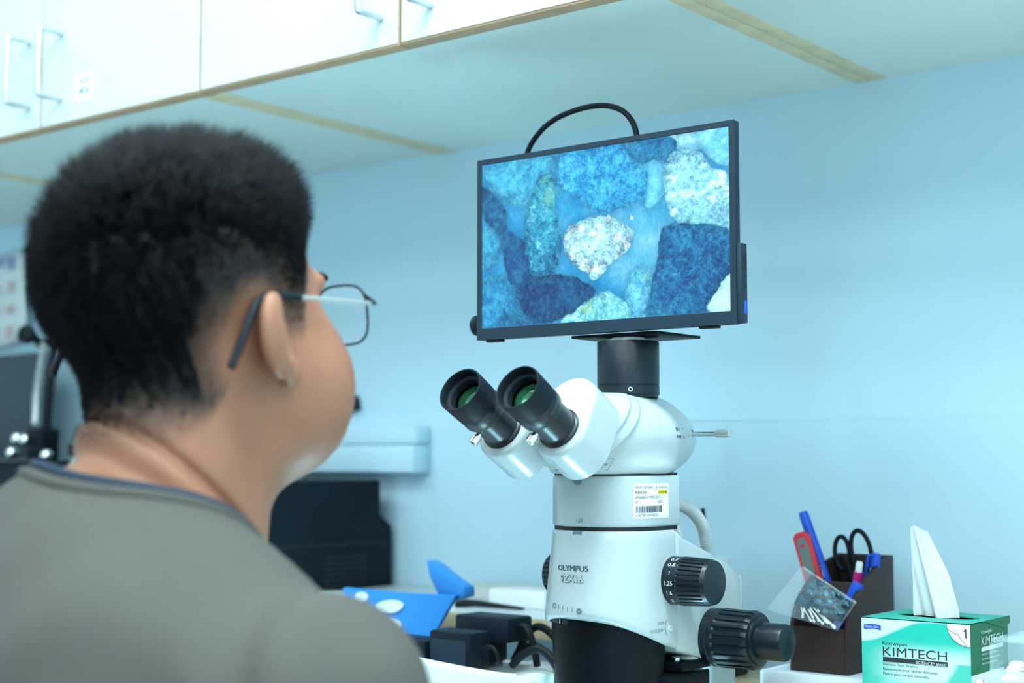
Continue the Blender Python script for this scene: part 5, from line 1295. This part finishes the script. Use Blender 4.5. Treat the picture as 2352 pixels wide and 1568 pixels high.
def shirt_sdf(x, y, z):
    t = shirt_outer(x, y, z)
    px, py, pz = x - NECKC[0], y - NECKC[1], z - NECKC[2]
    u = px * nx_[0] + py * nx_[1] + pz * nx_[2]; v = px * ny_[0] + py * ny_[1] + pz * ny_[2]; n = px * NN[0] + py * NN[1] + pz * NN[2]
    hole = np.maximum(np.sqrt((u / 0.0755) ** 2 + (v / 0.079) ** 2) * 0.077 - 0.077, -0.055 - n)
    t = np.maximum(t, -hole)
    t = np.maximum(t, 0.655 - z)
    return np.maximum(t, 0.872 - z - 1.0 * (np.abs(x - TX) < 0.205))
P, Q = surface_nets(shirt_sdf, np.arange(TX - 0.32, TX + 0.32, 0.0048), np.arange(TY - 0.15, TY + 0.15, 0.0048), np.arange(0.645, 1.225, 0.0048), proj=2)
np_mesh('tshirt', P, Q, 'shirt_cotton', person, angle=60, label='grey olive crew-neck T-shirt')
def collar(rs, lift, r, name, m, lab):
    pts = []
    for a in np.linspace(0, 2 * math.pi, 97):
        b = NECKC + nx_ * 0.0755 * rs * math.cos(a) + ny_ * 0.079 * rs * math.sin(a)
        hs_ = np.linspace(0.10, -0.10, 400); q = b + hs_[:, None] * NN
        f = shirt_outer(*q.T); k = np.argmax(f < 0); pts.append(q[k] + NN * lift)
    pts = np.array(pts)
    for _ in range(6): pts[:-1] = (np.roll(pts[:-1], 1, 0) + pts[:-1] * 2 + np.roll(pts[:-1], -1, 0)) / 4; pts[-1] = pts[0]
    return G().tube(pts, r, 10, caps=False).build(name, m, person, label=lab)
collar(1.03, -0.0005, 0.0045, 'collar_rib', 'shirt_cotton', 'rolled T-shirt neck rib')
collar(0.972, 0.0018, 0.0034, 'undershirt_collar', 'navy_cotton', 'dark navy inner collar'); 
# trousers and shoes
def trou(x, y, z):
    tx = x - TX; ty = y - TY; ax = np.abs(tx)
    t = ell(tx, ty, z, (0, 0.0, 0.585), (0.185, 0.135, 0.105))
    t = smin(t, cap(ax, ty, z, (0.095, 0.02, 0.565), (0.125, 0.44, 0.555), 0.082, 0.062), 0.03)
    t = smin(t, cap(ax, ty, z, (0.125, 0.44, 0.555), (0.125, 0.46, 0.09), 0.060, 0.050), 0.03)
    return np.maximum(t, 0.05 - z)
P, Q = surface_nets(trou, np.arange(TX - 0.21, TX + 0.21, 0.009), np.arange(TY - 0.16, TY + 0.54, 0.009), np.arange(0.03, 0.71, 0.009))
np_mesh('trousers', P, Q, 'trouser_cotton', person, angle=180)
for s in (1, -1):
    def shoe(x, y, z):
        tx = (x - TX) * s - 0.125; ty = y - TY - 0.51
        return np.maximum(smin(ell(tx, ty, z, (0, 0, 0.02), (0.046, 0.135, 0.055)), ell(tx, ty, z, (0, -0.06, 0.05), (0.042, 0.05, 0.06)), 0.03), 0.001 - z)
    P, Q = surface_nets(shoe, np.arange(TX + s * 0.125 - 0.055, TX + s * 0.125 + 0.055, 0.006), np.arange(TY + 0.36, TY + 0.66, 0.006), np.arange(-0.006, 0.125, 0.006))
    np_mesh('shoe', P, Q, 'rubber_black', person, angle=180)
# stool
stl = thing('stool', (TX, TY, 0), 'round black stool the person sits on', 'stool')
G().lathe([(0.16, 0.425), (0.18, 0.43), (0.185, 0.455), (0.175, 0.478), (0.10, 0.483), (0, 0.483)], frame((TX, TY, 0), (0, 0, 1)), 48).build('seat', 'rubber_black', stl)
G().lathe([(0.022, 0.06), (0.022, 0.425)], frame((TX, TY, 0), (0, 0, 1)), 20).build('column', 'chrome', stl)
for k in range(5):
    a = R(72 * k + 90); e = np.array((TX + 0.26 * math.cos(a), TY + 0.26 * math.sin(a), 0.05))
    G().tube([(TX, TY, 0.08), tuple(e)], [0.02, 0.013], 10).build('leg', 'rubber_black', stl)
    G().lathe([(0.02, -0.012), (0.025, -0.008), (0.025, 0.008), (0.02, 0.012)], frame(e - (0, 0, 0.025), (math.sin(a), -math.cos(a), 0)), 20).build('castor', 'rubber_black', stl)

# ---- glasses
gl = thing('glasses', hw((0, 0.115, 0.02)), 'thin dark metal glasses on the face of the person', 'glasses')
def lens_pt(a, s, k=1.0):
    ca, sa_ = math.cos(a), math.sin(a)
    x = 0.0255 * math.copysign(abs(ca) ** 0.62, ca) * k; z = 0.0215 * math.copysign(abs(sa_) ** 0.62, sa_) * k
    X_ = 0.0375 + x; return hw((X_ * s, 0.1245 - 0.16 * max(0, X_ - 0.02) ** 1.0 * 0.9, 0.0155 + z))
for s in (1, -1):
    rim = [lens_pt(a, s) for a in np.linspace(0, 2 * math.pi, 61)]
    G().tube(rim, 0.0009, 8, caps=False).build('rim', 'print_navy' if False else 'rubber_black', gl)
    n = 40; ring = [lens_pt(a, s, 0.98) for a in np.linspace(0, 2 * math.pi, n, endpoint=False)]; cc = np.mean(ring, axis=0)
    G().add(np.array([cc] + ring), [(0, 1 + i, 1 + (i + 1) % n) for i in range(n)]).build('lens', 'glass_clear', gl, solid=0.0012, fixn=False)
    hin = np.array(lens_pt(R(28), s)); h2 = hw((0.0745 * s, 0.113, 0.0225)); h3 = hw((0.0775 * s, 0.104, 0.0225))
    G().tube([hin, h2, h3], 0.0014, 8).build('hinge', 'rubber_black', gl)
    ea = hw((0.0800 * s, 0.026, 0.0290)); eb = hw((0.0800 * s, 0.012, 0.0305))
    tm = G().tube([h3, (h3 + ea) / 2 + hr * 0.001 * s, ea], 0.0014, 10).build('temple', 'steel_satin', gl)
    G().tube(spline([ea, eb, hw((0.0795 * s, -0.012, 0.0290)), hw((0.0815 * s, -0.028, 0.0120)), hw((0.0820 * s, -0.045, -0.012))], 8), 0.0029, 10).build('temple_tip', 'rubber_black', gl)
G().tube(spline([lens_pt(R(165), 1), hw((0.006, 0.126, 0.020)), hw((0, 0.127, 0.021)), hw((-0.006, 0.126, 0.020)), lens_pt(R(165), -1)], 6), 0.001, 8).build('bridge', 'rubber_black', gl)
